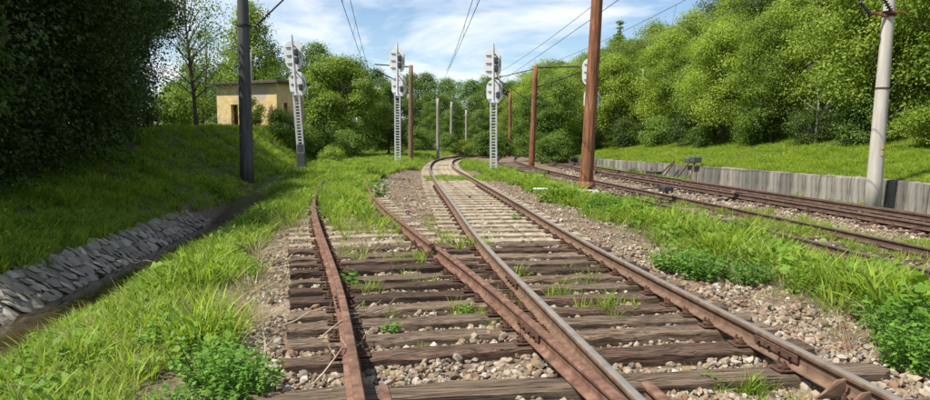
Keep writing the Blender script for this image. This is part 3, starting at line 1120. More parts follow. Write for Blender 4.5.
# verge between ditch and siding, and the strips beside and between the tracks
sets = []
WT = [3, 3, 3, 3, 1.6, 1.6, 1.1, 1.1]
for t0, t1, d in ((2.4, 8, 200), (8, 14, 150), (14, 30, 90)):
    s, t = sample(-4.75, -0.6, t0, t1, d, lambda s, t: soft(s, -4.1, bed_left(t) - .3 + .3 * np.sin(t * 2.3), .22) * np.where((s > bed_left(t) - 1.0) & (t < 9.0) & (t > 5.3), 0.34 + .45 * (np.sin(t * 3 + s * 2) > .4), 1.0) * np.clip(1.0 + 1.3 * wob(*to_xy(s, t), .9, 33.), .18, 1))
    sets.append(grass_points(s, t, 0.36, .6, WT))
for t0, t1, d in ((4.5, 10, 190), (10, 18, 140), (18, 50, 70)):
    s, t = sample(3.9, 7.4, t0, t1, d, lambda s, t: soft(s, bed_right(t) + np.interp(t, [6, 10, 16], [.75, .5, .35]) + .25 * np.sin(t * 1.7), 6.75, .3))
    sets.append(grass_points(s, t, 0.42, .55, [3, 3, 3, 3, 1.8, 1.8, 1.1, 1.1]))
# around the rusty siding farther on, where it sinks into the grass
def side_s(t):
    return np.interp(t, P_SIDE[:, 1], P_SIDE[:, 0] * CS + P_SIDE[:, 1] * SN)


s, t = sample(-3.9, 1.4, 12.0, 46, 120, lambda s, t: (s < np.interp(t, [12, 24, 30, 40], [.55, .8, 1.6, 3.0]) + side_s(t)) * np.interp(t, [12, 15, 18], [.04, .22, 1.0]) * np.where(np.abs(np.abs(s - side_s(t)) - .74) < .22, np.interp(t, [17, 24], [.05, .8]), 1) * np.where((s > side_s(t) + .9) & (t < 21), .15, 1))
sets.append(grass_points(s, t, 0.36, .6, WT))
s, t = sample(1.6, 5.0, 26, 33, 50, lambda s, t: soft(t, 27.5, 31.5, .8))
sets.append(grass_points(s, t, 0.2, .4, WT))
s, t = sample(-4.8, 7.2, 40, 82, 22, lambda s, t: (np.abs(s - main_s(t)) > 1.35) * 1.0)
sets.append(grass_points(s, t, 0.32, .4, WT))
# in front of and beyond the bend of the main track
s, t = sample(4.6, 7.0, 27, 70, 30, lambda s, t: (s > np.interp(t, [27, 40, 47, 55, 70], [4.4, 5.2, 6.2, 7.0, 9])) * 1.0)
sets.append(grass_points(s, t, 0.36, .4, WT))
# single tufts between the sleepers
sp = []
for px, py, n_, sd, hh in ((1.05, 7.3, 7, .10, .24), (1.25, 7.9, 6, .12, .2), (1.35, 6.55, 16, .13, .26), (1.5, 8.6, 8, .14, .16), (.75, 8.4, 4, .1, .2), (.55, 6.9, 4, .06, .22), (1.78, 7.0, 5, .08, .16),
                           (2.0, 4.55, 14, .10, .17), (1.75, 4.5, 6, .1, .12), (2.25, 4.3, 3, .03, .22), (-.6, 8.3, 9, .2, .2), (-.75, 9.3, 14, .16, .26), (.05, 10.5, 14, .2, .28), (-1.4, 9.6, 12, .3, .22), (-.9, 6.6, 7, .2, .14), (0.0, 6.5, 6, .12, .18), (-.35, 5.6, 6, .2, .12),
                           (-1.0, 11.5, 26, .4, .24), (-1.7, 13, 40, .6, .26), (.15, 12.5, 8, .2, .15), (1.8, 11, 4, .06, .2), (-1.05, 7.5, 12, .18, .2)):
    sx, sy = rng.normal(px, sd, n_), rng.normal(py, sd * 1.1, n_)
    s, t = to_st(sx, sy)
    sp.append(grass_points(s, t, hh, .2, [3, 3, 3, 3, .3, .3, .3, .3]))
sets += sp
# weeds among the right-hand rails
s, t = sample(6.9, 9.4, 7.5, 22, 75, lambda s, t: np.clip(wob(*to_xy(s, t), .5, 9.) * 2 + .35, 0, 1) * np.where(np.abs(s - 8.4) < .6, .9, .5))
sets.append(grass_points(s, t, 0.22, .4, [3, 3, 3, 3, 1, 1, 3, 3]))
s, t = sample(8.6, 10.7, 7.5, 18, 75, lambda s, t: np.clip(wob(*to_xy(s, t), .6, 19.) * 2 + .45, 0, 1))
sets.append(grass_points(s, t, 0.24, .4, [3, 3, 3, 3, 1, 1, 3, 3]))
s, t = sample(13.6, 15.2, 13, 50, 50, lambda s, t: np.clip(wob(*to_xy(s, t), .4, 29.) * 2 + .55, 0, 1) * sstep(s, 13.7, 14.3))
sets.append(grass_points(s, t, 0.26, .5, WT))
pts, rots, sc, ids, rnd = cat_pts(sets)
scatter('grass', 'tall fresh grass and herbs on the verges beside and between the tracks', 'grass', pts, rots, sc, ids, T_GRASS + T_HERB + T_TALL, rnd)

# shaded bank on the left and sunlit bank above the wall
sets = []
for t0, t1, d in ((3, 12, 85), (12, 24, 60), (24, 50, 34)):
    s, t = sample(-14, -4.9, t0, t1, d, lambda s, t: (s < np.interp(t, [18, 28], [-5.75, -4.6])) * np.clip(1.0 + 1.2 * wob(*to_xy(s, t), .7, 41.), .25, 1))
    sets.append(grass_points(s, t, 0.26, .7, [3, 3, 3, 1.2, 1.2]))
for t0, t1, d in ((8, 30, 60), (30, 80, 26)):
    s, t = sample(15.6, 24.5, t0, t1, d)
    sets.append(grass_points(s, t, 0.21, .5, [3, 3, 3, .15, .15]))
pts, rots, sc, ids, rnd = cat_pts(sets)
scatter('bank_grass', 'grass covering the shaded left bank and the bright bank above the concrete wall', 'grass', pts, rots, sc, ids, T_BANK + T_HERB, rnd)

# dry grass and straw
sets = []
for a_, b_, c_, d_, dn, hh in ((-2.1, -1.2, 4.6, 9.0, 60, .17), (4.2, 5.0, 4.6, 9, 34, .17), (4.6, 6.4, 5, 16, 4, .3), (-3.6, -2.0, 4, 12, 4, .25), (-1.2, -.2, 9.5, 14, 14, .2), (7, 7.6, 8, 20, 8, .2), (8.2, 10.8, 8, 20, 7, .22), (3.9, 6.6, 5, 14, 6, .34), (-3.9, -1.5, 3, 14, 7, .34)):
    s, t = sample(a_, b_, c_, d_, dn)
    sets.append(grass_points(s, t, hh, .3, [1, 1, 1]))
pts, rots, sc, ids, rnd = cat_pts(sets)
scatter('dry_grass', 'straw-coloured dry grass lying on the stones beside the rails', 'dry grass', pts, rots, sc, ids, T_DRY, rnd)

# leafy weeds one can point at
WEEDA = [plant_mesh('leaves', 95, 12, 7 + i, .52, .085, M['leaf_weed']) for i in range(2)]
WEEDB = [plant_mesh('leaves', 14, 6, 17 + i, .45, .2, M['leaf_weed']) for i in range(2)]


def stem_mesh(seed, n_, spread):
    r_ = random.Random(seed)
    mb = MB()
    for i in range(n_):
        a, rad = r_.uniform(0, 6.28), spread * math.sqrt(r_.random())
        mb.tube([(rad * .5 * math.cos(a), rad * .5 * math.sin(a), -.03), (rad * .8 * math.cos(a), rad * .8 * math.sin(a), .4), (rad * math.cos(a), rad * math.sin(a), .75)], [.005, .004, .003], 4)
    return mb.mesh('stems', M['leaf_weed'])


STEMS = [stem_mesh(3, 30, .5), stem_mesh(4, 12, .42)]


def weed(x, y, h, w, label, kind='A', k=0, name='leafy_weed'):
    root = empty(name, (x, y, H(x, y)), random.uniform(0, 6.28), label, 'weed')
    sc_ = (w / .52 * .5 * 1.0, w / .52 * .5, h)
    inst('leaves', (WEEDA if kind == 'A' else WEEDB)[k], root, scale=sc_)
    inst('stems', STEMS[0 if kind == 'A' else 1], root, scale=sc_)
    return root


weed(3.78, 5.55, .50, .80, 'tall bushy green weed at the right edge beside the ballast', 'A', 0)
weed(3.42, 5.02, .46, .62, 'leafy weed nearest the camera at the right edge on the gravel', 'A', 1)
weed(4.05, 6.2, .46, .75, 'bushy weed just behind the tallest weed at the right edge', 'A', 1)
weed(3.05, 8.35, .42, .80, 'dense rounded leafy weed right of the shiny rail in front of the grass strip', 'A', 0)
weed(2.85, 8.9, .40, .85, 'spreading leafy weed left of the dense rounded weed on the verge', 'A', 1)
weed(3.45, 8.0, .36, .6, 'small leafy weed on the right flank of the dense rounded weed', 'A', 1)
weed(3.15, 15.2, .62, 1.0, 'dark bushy weed in front of the thick rusty pole', 'A', 0)
weed(-1.55, 4.45, .42, .62, 'dark leafy weed at bottom left close to the rusty siding', 'A', 1)
weed(-1.85, 4.85, .38, .7, 'low leafy weed behind the dark leafy weed at bottom left', 'A', 0)
weed(-1.70, 3.95, .34, .6, 'leafy weed at the bottom edge beside the soil clod', 'A', 0)
weed(-2.5, 5.7, .30, .7, 'bright leafy weed in the middle of the left grass verge', 'A', 1)
weed(-3.3, 8.6, .28, .7, 'leafy weed spilling over the near edge of the ditch', 'A', 0)
weed(-.70, 5.95, .17, .30, 'small broad-leaved sprout between sleepers of the rusty siding', 'B', 0)
weed(.02, 6.55, .19, .24, 'broad-leaved sprout against the right rusty rail', 'B', 1)
weed(-1.35, 7.9, .27, .42, 'broad-leaved weed against the outside of the left rusty rail', 'B', 0)
weed(-2.45, 19.5, .62, .75, 'broad-leaved plant at the right of the rusty rail in the distance', 'B', 1)
weed(1.12, 13.9, .24, .36, 'small green weed clinging to the right shiny rail', 'B', 0)
weed(5.35, 11.4, .45, .5, 'yellowish broad-leaved weed beside the nearer dark rail', 'B', 1)
weed(-3.2, 22.2, .30, .40, 'broad-leaved plant growing by the bend of the siding', 'B', 0)

# ------------------------------------------------------------------ soil heaps, twigs
def heap(x, y, rx, ry, h, label, seed):
    mb = MB()
    n1, n2 = 18, 7
    z0 = H(x, y)
    for j in range(n2):
        f_ = j / (n2 - 1)
        for i in range(n1):
            a = 2 * math.pi * i / n1
            q = 1 - f_
            k = 1 + .25 * noise.noise((math.cos(a) * 1.7, math.sin(a) * 1.7, seed))
            px, py = rx * q * k * math.cos(a), ry * q * k * math.sin(a)
            mb.v.append((px, py, h * (1 - q * q) - .05 + .05 * noise.noise((px * 9, py * 9, seed))))
    for j in range(n2 - 1):
        for i in range(n1):
            i2 = (i + 1) % n1
            mb.f.append((j * n1 + i, j * n1 + i2, (j + 1) * n1 + i2, (j + 1) * n1 + i))
            mb.mi.append(0)
    o = mb.build('soil_heap', M['soil'], None, True)
    o.location = (x, y, z0)
    tag(o, label, 'soil heap')


heap(-2.42, 3.98, .22, .17, .16, 'grey clod of dry soil among grass at bottom left', 1.0)
heap(-3.05, 8.3, .62, .75, .16, 'bare brown earth mound on the verge left of the siding', 2.0)
heap(-1.95, 6.9, .5, .7, .08, 'flat patch of dry earth beside the left rusty rail', 3.0)
twigs = [((-1.28, 5.6), 1.25, 60, 'long pale dry twig lying against the left rusty rail'), ((-1.1, 4.7), .9, 75, 'dry twig leaning on the siding rail near the bottom edge'), ((-1.75, 6.2), 1.0, 20, 'bent dry twig on the bare patch left of the siding'),
         ((-1.5, 5.0), .7, 110, 'short dry twig on the stones left of the siding'), ((-4.65, 10.4), 1.1, 150, 'dry stick poking out over the ditch water')]
for (x, y), l, ang, lab in twigs:
    mb = MB()
    p = [(0, 0, 0)]
    r_ = random.Random(int(l * 100))
    for k in range(7):
        a = R(ang) + r_.uniform(-.35, .35)
        p.append((p[-1][0] + math.cos(a) * l / 7, p[-1][1] + math.sin(a) * l / 7, .05 + .07 * math.sin(k) + .02 * k))
    mb.tube(p, [.009 - .0009 * k for k in range(8)], 5)
    for k in (2, 4, 5):
        a = R(ang) + r_.choice((-1, 1)) * .8
        q = p[k]
        mb.tube([q, (q[0] + math.cos(a) * l * .18, q[1] + math.sin(a) * l * .18, q[2] + .05)], [.005, .002], 4)
    o = mb.build('dry_twig', M['twig'])
    o.location = (x, y, H(x, y) + .02)
    tag(o, lab, 'twig')


# ------------------------------------------------------------------ poles
def insulator(mb, a, b, n_, r1, r0, mi=0):
    a, b = Vector(a), Vector(b)
    mb.tube([a, b], r0, 8, mi)
    d = (b - a)
    for k in range(n_):
        c_ = a + d * ((k + .5) / n_)
        u = d.normalized()
        w = d.length / n_ * .3
        mb.tube([c_ - u * w, c_ - u * w * .2, c_ + u * w], [r1 * .55, r1, r1 * .35], 10, mi)


def round_pole(name, x, y, h, r0, r1, mat, label, lean=(0, 0), cat='pole', group=None, seg_=16, sink=.4, z=None):
    root = empty(name, (x, y, H(x, y) if z is None else z), 0, label, cat, group, lean)
    mb = MB()
    k = 9
    mb.tube([(0, 0, -sink + (h + sink) * i / (k - 1)) for i in range(k)], [r0 + (r1 - r0) * i / (k - 1) for i in range(k)], seg_)
    mb.build('post', mat, root, True)
    return root


# thick rusty pole beside the right tracks
px_, py_ = 3.65, 20.3
rp = round_pole('catenary_pole', px_, py_, 9.2, .212, .150, M['rust_pole'], 'thick rust-streaked catenary pole leaning right on a rubble footing between the tracks', (0, R(2.4)), 'catenary pole', z=-.42)
mb = MB()
mb.box((0, 0, .12), (.85, .85, .5), bev=.06, taper=.85)
mb.build('footing', M['footing'], rp)
for k in range(12):
    a = k * .55
    inst('footing_stone', ST_O[k % 7], rp, (math.cos(a) * random.uniform(.5, .72), math.sin(a) * random.uniform(.5, .72), .22 + random.uniform(-.06, .1)), (random.random(), random.random(), a), random.uniform(.08, .14))
mb = MB()
mb.tube([(0, 0, .44), (0, 0, .52), (0, 0, .60)], [.28, .27, .23], 14)
mb.build('collar', M['rust_pole'], rp)

# concrete pole on the far right
cp_x, cp_y = 12.35, 20.25
cp = round_pole('concrete_pole', cp_x, cp_y, 9.4, .235, .115, M['pole_concrete'], 'tall tapering pale concrete pole by the retaining wall with rusty bracket and insulators', (0, R(1.5)), 'catenary pole', z=-.62)
bz = 5.72
mb = MB()
for zc in (bz + .0, bz - .1):
    pass
mb.tube([(0, 0, bz - .06), (0, 0, bz + .1)], .18, 14)
mb.build('bracket_band', M['iron'], cp)
mb = MB()
mb.box((-.33, -.1, bz - .01), (.72, .09, .075), Matrix.Rotation(R(12), 3, 'Y'), .01)
mb.box((.1, -.2, bz + .05), (.42, .06, .075), None, .01)
mb.build('bracket_arm', M['rust_pole'], cp)
for a, b, e in (((-.62, -.14, bz - .06), (-.98, -.16, bz + .34), (-1.75, -.22, bz + 1.25)), ((-.1, -.26, bz + .06), (-.42, -.3, bz + .48), (-1.05, -.38, bz + 1.4))):
    mb = MB()
    insulator(mb, a, b, 6, .085, .03)
    io = mb.build('insulator', M['porcelain'], cp, True)
    mb = MB()
    mb.tube([b, e], .024, 8)
    mb.build('tension_rod', M['iron'], cp)
mb = MB()
mb.tube([(0, 0, 3.55), (0, 0, 3.60)], .2, 16)
mb.build('clamp_ring', M['iron'], cp)
mb = MB()
vs, fs = [], []
for zi, (zc, hh) in enumerate(((1.78, .13), (1.58, .15))):
    o_ = len(vs)
    for i in range(6):
        a = R(-96 + i * 9)
        r_ = .236 - (zc / 9.4) * .12 + .006
        vs += [(math.cos(a) * r_, math.sin(a) * r_, zc), (math.cos(a) * r_, math.sin(a) * r_, zc + hh)]
    fs += [(o_ + 2 * i, o_ + 2 * i + 2, o_ + 2 * i + 3, o_ + 2 * i + 1) for i in range(5)]
mb.add(vs, fs)
mb.build('yellow_mark', M['yellow_paint'], cp)

# dark pole on the left
lp = round_pole('concrete_pole', -8.32, 25.6, 9.6, .26, .18, M['dark_concrete'], 'dark grey pole standing on the left bank at the end of the ditch', (0, R(.4)), 'catenary pole')
lz = 5.78
mb = MB()
mb.tube([(0, 0, lz - .04), (0, 0, lz + .04)], .235, 14)
mb.build('bracket_band', M['black_iron'], lp)
mb = MB()
mb.tube([(.2, -.05, lz), (.48, -.06, lz - .03), (.55, -.06, lz + .06)], .03, 8)
mb.build('bracket_arm', M['black_iron'], lp)
mb = MB()
insulator(mb, (.52, -.06, lz + .02), (1.02, -.06, lz + .48), 6, .09, .035)
mb.build('insulator', M['porcelain'], lp, True)
mb = MB()
mb.tube([(1.0, -.06, lz + .46), (2.4, -.06, lz + 1.75)], .032, 8)
mb.build('tension_rod', M['black_iron'], lp)


# catenary poles farther off, with arms
def arm_pole(x, y, h, r, mat, label, side, lean, long_=3.0, group=None):
    root = round_pole('catenary_pole', x, y, h, r, r * .8, mat, label, (0, R(lean)), 'catenary pole', group, 12)
    mb = MB()
    mb.tube([(0, 0, h - .12), (side * long_, 0, h + .05)], .045, 6)
    mb.build('top_arm', M['black_iron'], root)
    mb = MB()
    mb.tube([(0, 0, h - 1.55), (side * long_, 0, h - .35)], .045, 6)
    mb.build('strut', M['black_iron'], root)
    mb = MB()
    insulator(mb, (side * .25, 0, h - .1), (side * .95, 0, h - .06), 5, .075, .03)
    mb.build('insulator', M['porcelain'], root, True)
    return root


arm_pole(-3.95, 49, 6.9, .19, M['brown_pole'], 'brown pole with side arm just right of the middle signal mast', -1, .5, 2.6)
arm_pole(4.75, 48, 7.1, .22, M['rust_pole'], 'rusty brown pole with arms between the third mast and the thick rusty pole', 1, 1.8, 3.2)
mb = MB()
ax = bpy.data.objects['catenary_pole.002'] if 'catenary_pole.002' in bpy.data.objects else None
if ax:
    mb.tube([(0, 0, 6.9), (-2.6, 0, 6.2)], .03, 6)
    mb.build('top_arm', M['black_iron'], ax)
    mb = MB()
    mb.tube([(0, 0, 4.4), (-3.4, 0, 6.6)], .03, 6)
    mb.build('strut', M['black_iron'], ax)
for (x, y, h, r, m, lab) in ((-2.5, 62, 5.6, .15, 'grey_pole', 'pale thin pole left of the bend of the main track'), (-1.5, 72, 5.4, .15, 'grey_pole', 'pale thin pole straight behind the bend of the main track'),
                             (.15, 74, 5.0, .14, 'grey_pole', 'pale thin pole between the bend and the third mast'), (4.9, 74, 6.9, .2, 'rust_pole', 'far reddish pole left of the rusty pole with arms'),
                             (5.6, 80, 6.4, .16, 'rust_pole', 'thinner reddish pole close behind the far reddish pole'), (1.85, 84, 4.8, .14, 'grey_pole', 'pale short pole right behind the third mast'), (3.9, 88, 5.6, .14, 'grey_pole', 'far pale pole left of the reddish poles'),
                             (7.4, 92, 5.6, .14, 'grey_pole', 'far pale pole between reddish pole and rusty armed pole'), (-14.6, 46.5, 5.2, .1, 'grey_pole', 'thin lamp pole behind the house roof'), (16.2, 62, 6.5, .12, 'grey_pole', 'thin grey pole on the bright grass bank')):
    rt = round_pole('catenary_pole' if 'lamp' not in lab else 'lamp_pole', x, y, h, r, r * .8, M[m], lab, (0, R(random.uniform(-.5, .8))), 'pole')
    mb = MB()
    mb.tube([(0, 0, h - .4), (1.0 * (1 if x < 3 else -1), 0, h - .1)], .03, 6)
    mb.build('arm', M['black_iron'], rt)


# ------------------------------------------------------------------ signal masts
def capsule_plate(w, h, th):
    mb = MB()
    pr_ = []
    r_ = w / 2
    for i in range(13):
        a = math.pi * i / 12
        pr_.append((r_ * math.cos(a), (h / 2 - r_) + r_ * math.sin(a)))
    for i in range(13):
        a = math.pi + math.pi * i / 12
        pr_.append((r_ * math.cos(a), -(h / 2 - r_) + r_ * math.sin(a)))
    k = len(pr_)
    mb.add([(x, -th / 2, z) for x, z in pr_] + [(x, th / 2, z) for x, z in pr_],
           [tuple(range(k)), tuple(range(2 * k - 1, k - 1, -1))] + [(i, k + i, k + (i + 1) % k, (i + 1) % k) for i in range(k)])
    return mb.mesh('target_plate', M['white_paint'])


CAPS = [capsule_plate(.92, 1.55, .02), capsule_plate(.88, 1.3, .02)]


def signal_mast(x, y, h, label, lean, yaw, dark_base):
    root = empty('signal_mast', (x, y, H(x, y) - .05), yaw, label, 'signal mast', 'railway signal masts', (0, lean))
    mb = MB()
    for sx in (-.15, .15):
        for sy in (-.1, .1):
            mb.box((sx, sy, (h - 2.85) * .5), (.07, .06, h - 2.85))
    for k in range(int(h / .32)):
        z_ = .25 + k * .32
        if z_ > h - 3.2:
            break
        mb.box((0, -.1, z_), (.25, .05, .06))
        mb.box((0, .1, z_ + .16), (.25, .05, .05))
    mb.build('lattice', M['grey_paint'], root)
    mb = MB()
    mb.tube([(0, 0, h - 3.0), (0, 0, h - .1), (0, 0, h + .28)], [.085, .07, .05], 8)
    mb.box((0, 0, h - 2.85), (.4, .28, .06))
    mb.build('head_post', M['grey_paint'], root)
    mb = MB()
    if dark_base:
        mb.box((0, 0, .45), (.42, .34, 1.0), bev=.02)
        mb.box((0, -.02, 1.15), (.34, .26, .5), bev=.02)
        mb.build('base', M['dark_paint'], root)
    else:
        mb.box((0, 0, .12), (.5, .42, .36), bev=.03)
        mb.build('base', M['footing'], root)
    for q, (zc, me) in enumerate(((h - .75, CAPS[0]), (h - 2.25, CAPS[1]))):
        p = inst('target_plate', me, root, (-.02 + .1 * q, .22, zc))
        mb = MB()
        for zz_ in (-.42, 0, .42):
            mb.box((-.2, -.03, zz_), (.34, .03, .022))
        mb.build('bracket', M['dark_paint'], p)
        mb = MB()
        for zz_ in ((-.3, 0.12) if q == 0 else (-.2,)):
            mb.box((.17, -.14, zz_), (.2, .24, .36), bev=.05)
            mb.tube([(.17, -.3, zz_), (.17, -.38, zz_)], .07, 10)
        mb.build('lamp_housing', M['dark_paint'], p)
        mb = MB()
        mb.box((.18, -.2, .36), (.05, .06, .72), Matrix.Rotation(R(-38), 3, 'Y'))
        mb.box((.39, -.2, -.05), (.045, .06, .32))
        mb.build('hood_arm', M['dark_paint'], p)
    return root


signal_mast(-8.72, 36, 6.85, 'leftmost white lattice signal mast leaning left with black base beside the house', R(-3.2), R(4), True)
signal_mast(-4.1, 41, 7.1, 'upright white lattice signal mast left of the main track bend', R(.2), R(2), False)
signal_mast(1.55, 36.5, 6.75, 'white lattice signal mast right of the main track bend', R(-.3), R(2), False)
signal_mast(6.95, 37.5, 6.5, 'signal mast mostly hidden behind the thick rusty pole with white plates showing', R(.3), R(2), False)


# ------------------------------------------------------------------ overhead wires
def wire(a, b, r, sag, label, hang=None):
    a, b = Vector(a), Vector(b)
    mb = MB()
    pts = [a.lerp(b, i / 24) - Vector((0, 0, sag * 4 * (i / 24) * (1 - i / 24))) for i in range(25)]
    mb.tube(pts, r, 5)
    o = mb.build('overhead_wire', M['wire'])
    tag(o, label, 'overhead wire', 'overhead wires')
    return pts


def P(px, py, d):
    return ((px - 465) / 672 * d, d, 0)


wl = [((-2.2, 8, 5.5), (-6.3, 44, 5.45), .011, .1, 'contact wire above the rusty siding, left of a close pair'), ((-2.1, 8, 6.8), (-6.2, 44, 5.9), .011, .5, 'sagging catenary wire above the rusty siding, right of a close pair'),
      ((1.2, 8, 5.5), (-1.35, 46, 5.5), .011, .1, 'contact wire straight above the main track'), ((1.25, 8, 7.0), (-1.25, 46, 5.9), .011, .5, 'sagging catenary wire straight above the main track'),
      ((6.1, 12, 6.95), (2.9, 54, 6.7), .012, .3, 'upper wire sloping down to the left from the thick rusty pole'), ((5.3, 12, 5.75), (2.6, 46, 5.35), .012, .05, 'second wire sloping left just below the upper one'),
      ((9.6, 14, 7.1), (5.4, 52, 6.7), .012, .4, 'wire with droppers passing behind the thick rusty pole'), ((9.4, 14, 5.6), (5.2, 52, 5.6), .011, .1, 'contact wire above the track at the wall'),
      ((14.0, 18, 8.2), (6.4, 52, 6.2), .012, .3, 'highest wire crossing sky right of the rusty pole')]
wp = [wire(*w) for w in wl]
for a_, b_ in ((0, 1), (2, 3), (7, 6)):
    mb = MB()
    for k in range(4, 22, 4):
        mb.tube([wp[a_][k], wp[b_][k]], .007, 4)
    o = mb.build('dropper_wires', M['wire'])
    tag(o, {0: 'thin vertical droppers joining the wire pair over the siding', 2: 'thin vertical droppers joining the wire pair over the main track', 7: 'thin vertical droppers joining the wires over the track at the wall'}[a_], 'dropper wires', None, 'stuff')

# ------------------------------------------------------------------ trackside devices
x, y = 2.12, 18.7
rt = empty('point_lever', (x, y, H(x, y)), R(-10), 'low hand lever with white weight plate in grass beside the main track', 'point lever')
mb = MB()
mb.box((0, 0, .30), (.42, .18, .045), bev=.015)
mb.build('weight_plate', M['grey_paint'], rt)
mb = MB()
mb.tube([(.08, 0, -.1), (.1, 0, .28)], .03, 8)
mb.build('stand', M['black_iron'], rt)
mb = MB()
mb.tube([(.36, 0, .42), (.58, -.1, -.08)], .028, 8)
mb.build('lever', M['black_iron'], rt)

x, y = to_xy(15.1, 32)
rt = empty('signal_box_stand', (x, y, -.75), TH, 'small grey box on rusty slanting struts in front of the retaining wall', 'trackside box')
mb = MB()
mb.box((.1, 0, 1.12), (.42, .55, .28), bev=.03)
mb.box((.1, .75, 1.05), (.3, .5, .22), bev=.03)
mb.build('box', M['dark_paint'], rt)
for a, b in (((-.3, -.2, 0), (.05, -.05, 1.0)), ((-.35, 1.3, 0), (.0, .4, 1.0)), ((-.45, 2.7, 0.0), (-.1, 2.0, .95)), ((-.4, 3.6, 0), (-.1, 2.0, 1.0))):
    mb = MB()
    mb.tube([a, b], .04, 6)
    mb.build('strut', M['rust_rail'], rt)
x, y = to_xy(14.3, 35)
rt = empty('junction_box', (x, y, H(x, y)), TH, 'flat dark junction box on the ground beside the farther track', 'junction box')
mb = MB()
mb.box((0, 0, .16), (.5, 1.1, .3), bev=.04)
mb.build('housing', M['black_iron'], rt)
mb = MB()
mb.box((0, 0, .33), (.54, 1.14, .05), bev=.015)
mb.build('lid', M['dark_paint'], rt)
x, y = to_xy(10.5, 24.5)
rt = empty('point_motor', (x, y, -.62), TH, 'small black point device between the two right tracks', 'point device')
mb = MB()
mb.box((0, 0, .14), (.4, .5, .26), bev=.04)
mb.build('housing', M['black_iron'], rt)
mb = MB()
mb.tube([(-.2, .1, .2), (-1.2, .2, .12)], .025, 6)
mb.build('rod', M['black_iron'], rt)

# ------------------------------------------------------------------ house on the left bank
hx, hy = -12.0, 43.2
house = empty('derelict_house', (hx, hy, 1.55), R(-21), 'small derelict yellow house with flat dark roof and patches of bare brick', 'house')
W_, D_, HT = 4.75, 3.0, 3.35
mb = MB()
# front wall (faces the camera) with one broken opening, built from pieces that butt together
op0, op1, oz0, oz1 = -3.62, -3.05, .6, 2.05
mb.box(((-W_ + op0) / 2, .15, HT / 2), (op0 + W_, .3, HT))
mb.box((op1 / 2, .15, HT / 2), (-op1, .3, HT))
mb.box(((op0 + op1) / 2, .15, oz0 / 2), (op1 - op0, .3, oz0))
mb.box(((op0 + op1) / 2, .15, (oz1 + HT) / 2), (op1 - op0, .3, HT - oz1))
mb.build('front_wall', M['yellow_render'], house)
mb = MB()
wins = [(.75, 1.15, 1.45, 2.15), (2.1, 2.5, 1.35, 2.05)]
yy = .3
for (a, b, z0, z1) in wins:
    mb.box((-.15, (yy + a) / 2, HT / 2), (.3, a - yy, HT))
    mb.box((-.15, (a + b) / 2, z0 / 2), (.3, b - a, z0))
    mb.box((-.15, (a + b) / 2, (z1 + HT) / 2), (.3, b - a, HT - z1))
    yy = b
mb.box((-.15, (yy + D_) / 2, HT / 2), (.3, D_ - yy, HT))
mb.build('side_wall', M['yellow_render'], house)
mb = MB()
mb.box((-W_ + .15, (D_ + .3) / 2, HT / 2), (.3, D_ - .3, HT))
mb.box((-W_ / 2, D_ - .15, HT / 2), (W_ - .6, .3, HT))
mb.build('back_wall', M['yellow_render'], house)
mb = MB()
mb.box((-W_ / 2, D_ / 2, HT + .1), (W_ + .7, D_ + .7, .18), Matrix.Rotation(R(.8), 3, 'X'), .02)
mb.build('roof', M['roof_felt'], house)
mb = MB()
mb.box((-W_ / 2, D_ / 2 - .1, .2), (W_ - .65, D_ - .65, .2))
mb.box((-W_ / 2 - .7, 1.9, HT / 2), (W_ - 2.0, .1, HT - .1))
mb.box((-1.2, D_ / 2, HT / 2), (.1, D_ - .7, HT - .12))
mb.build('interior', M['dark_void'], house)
for (a, b, z0, z1) in wins:
    mb = MB()
    for (c_, s_) in (((-.08, (a + b) / 2, z0 + .025), (.07, b - a - .004, .05)), ((-.08, (a + b) / 2, z1 - .03), (.07, b - a - .004, .05)), ((-.08, a + .03, (z0 + z1) / 2), (.07, .05, z1 - z0 - .11)), ((-.08, b - .03, (z0 + z1) / 2), (.07, .05, z1 - z0 - .11))):
        mb.box(c_, s_)
    mb.build('window_frame', M['brown_pole'], house)
# bare brick: two ragged patches standing a little behind proud render edges
for (cx0, cz0, w0, h0, sd) in ((-2.6, 1.0, .75, 1.3, 1), (-.42, 1.15, .72, 1.7, 2)):
    mb = MB()
    r_ = random.Random(sd)
    ring_ = []
    for i in range(18):
        a = 2 * math.pi * i / 18
        k = r_.uniform(.65, 1.1)
        ring_.append((cx0 + w0 / 2 * k * math.cos(a), cz0 + h0 / 2 * k * math.sin(a)))
    mb.add([(x, -.012, z) for x, z in ring_] + [(x, .02, z) for x, z in ring_], [tuple(range(17, -1, -1))] + [(i, (i + 1) % 18, 18 + (i + 1) % 18, 18 + i) for i in range(18)])
    mb.build('brick_patch', M['brick'], house)

# second yellow building, deep in the shade behind the trees on the far left
yh = empty('yellow_house', (-12.75, 19.0, .5), R(37), 'yellow house wall half hidden by dark trees at the left edge', 'house')
mb = MB()
mb.box((-3.4, 2.4, 1.5), (6.8, 4.8, 3.0))
mb.build('wall', M['yellow_render'], yh)
mb = MB()
mb.add([(.4, -.4, 3.0), (.4, 5.2, 3.0), (-7.2, 5.2, 3.0), (-7.2, -.4, 3.0), (.4, 2.4, 4.5), (-7.2, 2.4, 4.5)], [(0, 1, 4), (2, 3, 5), (0, 4, 5, 3), (1, 2, 5, 4), (3, 2, 1, 0)])
mb.build('roof', M['roof_felt'], yh)
mb = MB()
mb.box((-2.2, -.02, 1.5), (.9, .06, 1.1))
mb.build('window', M['dark_void'], yh)


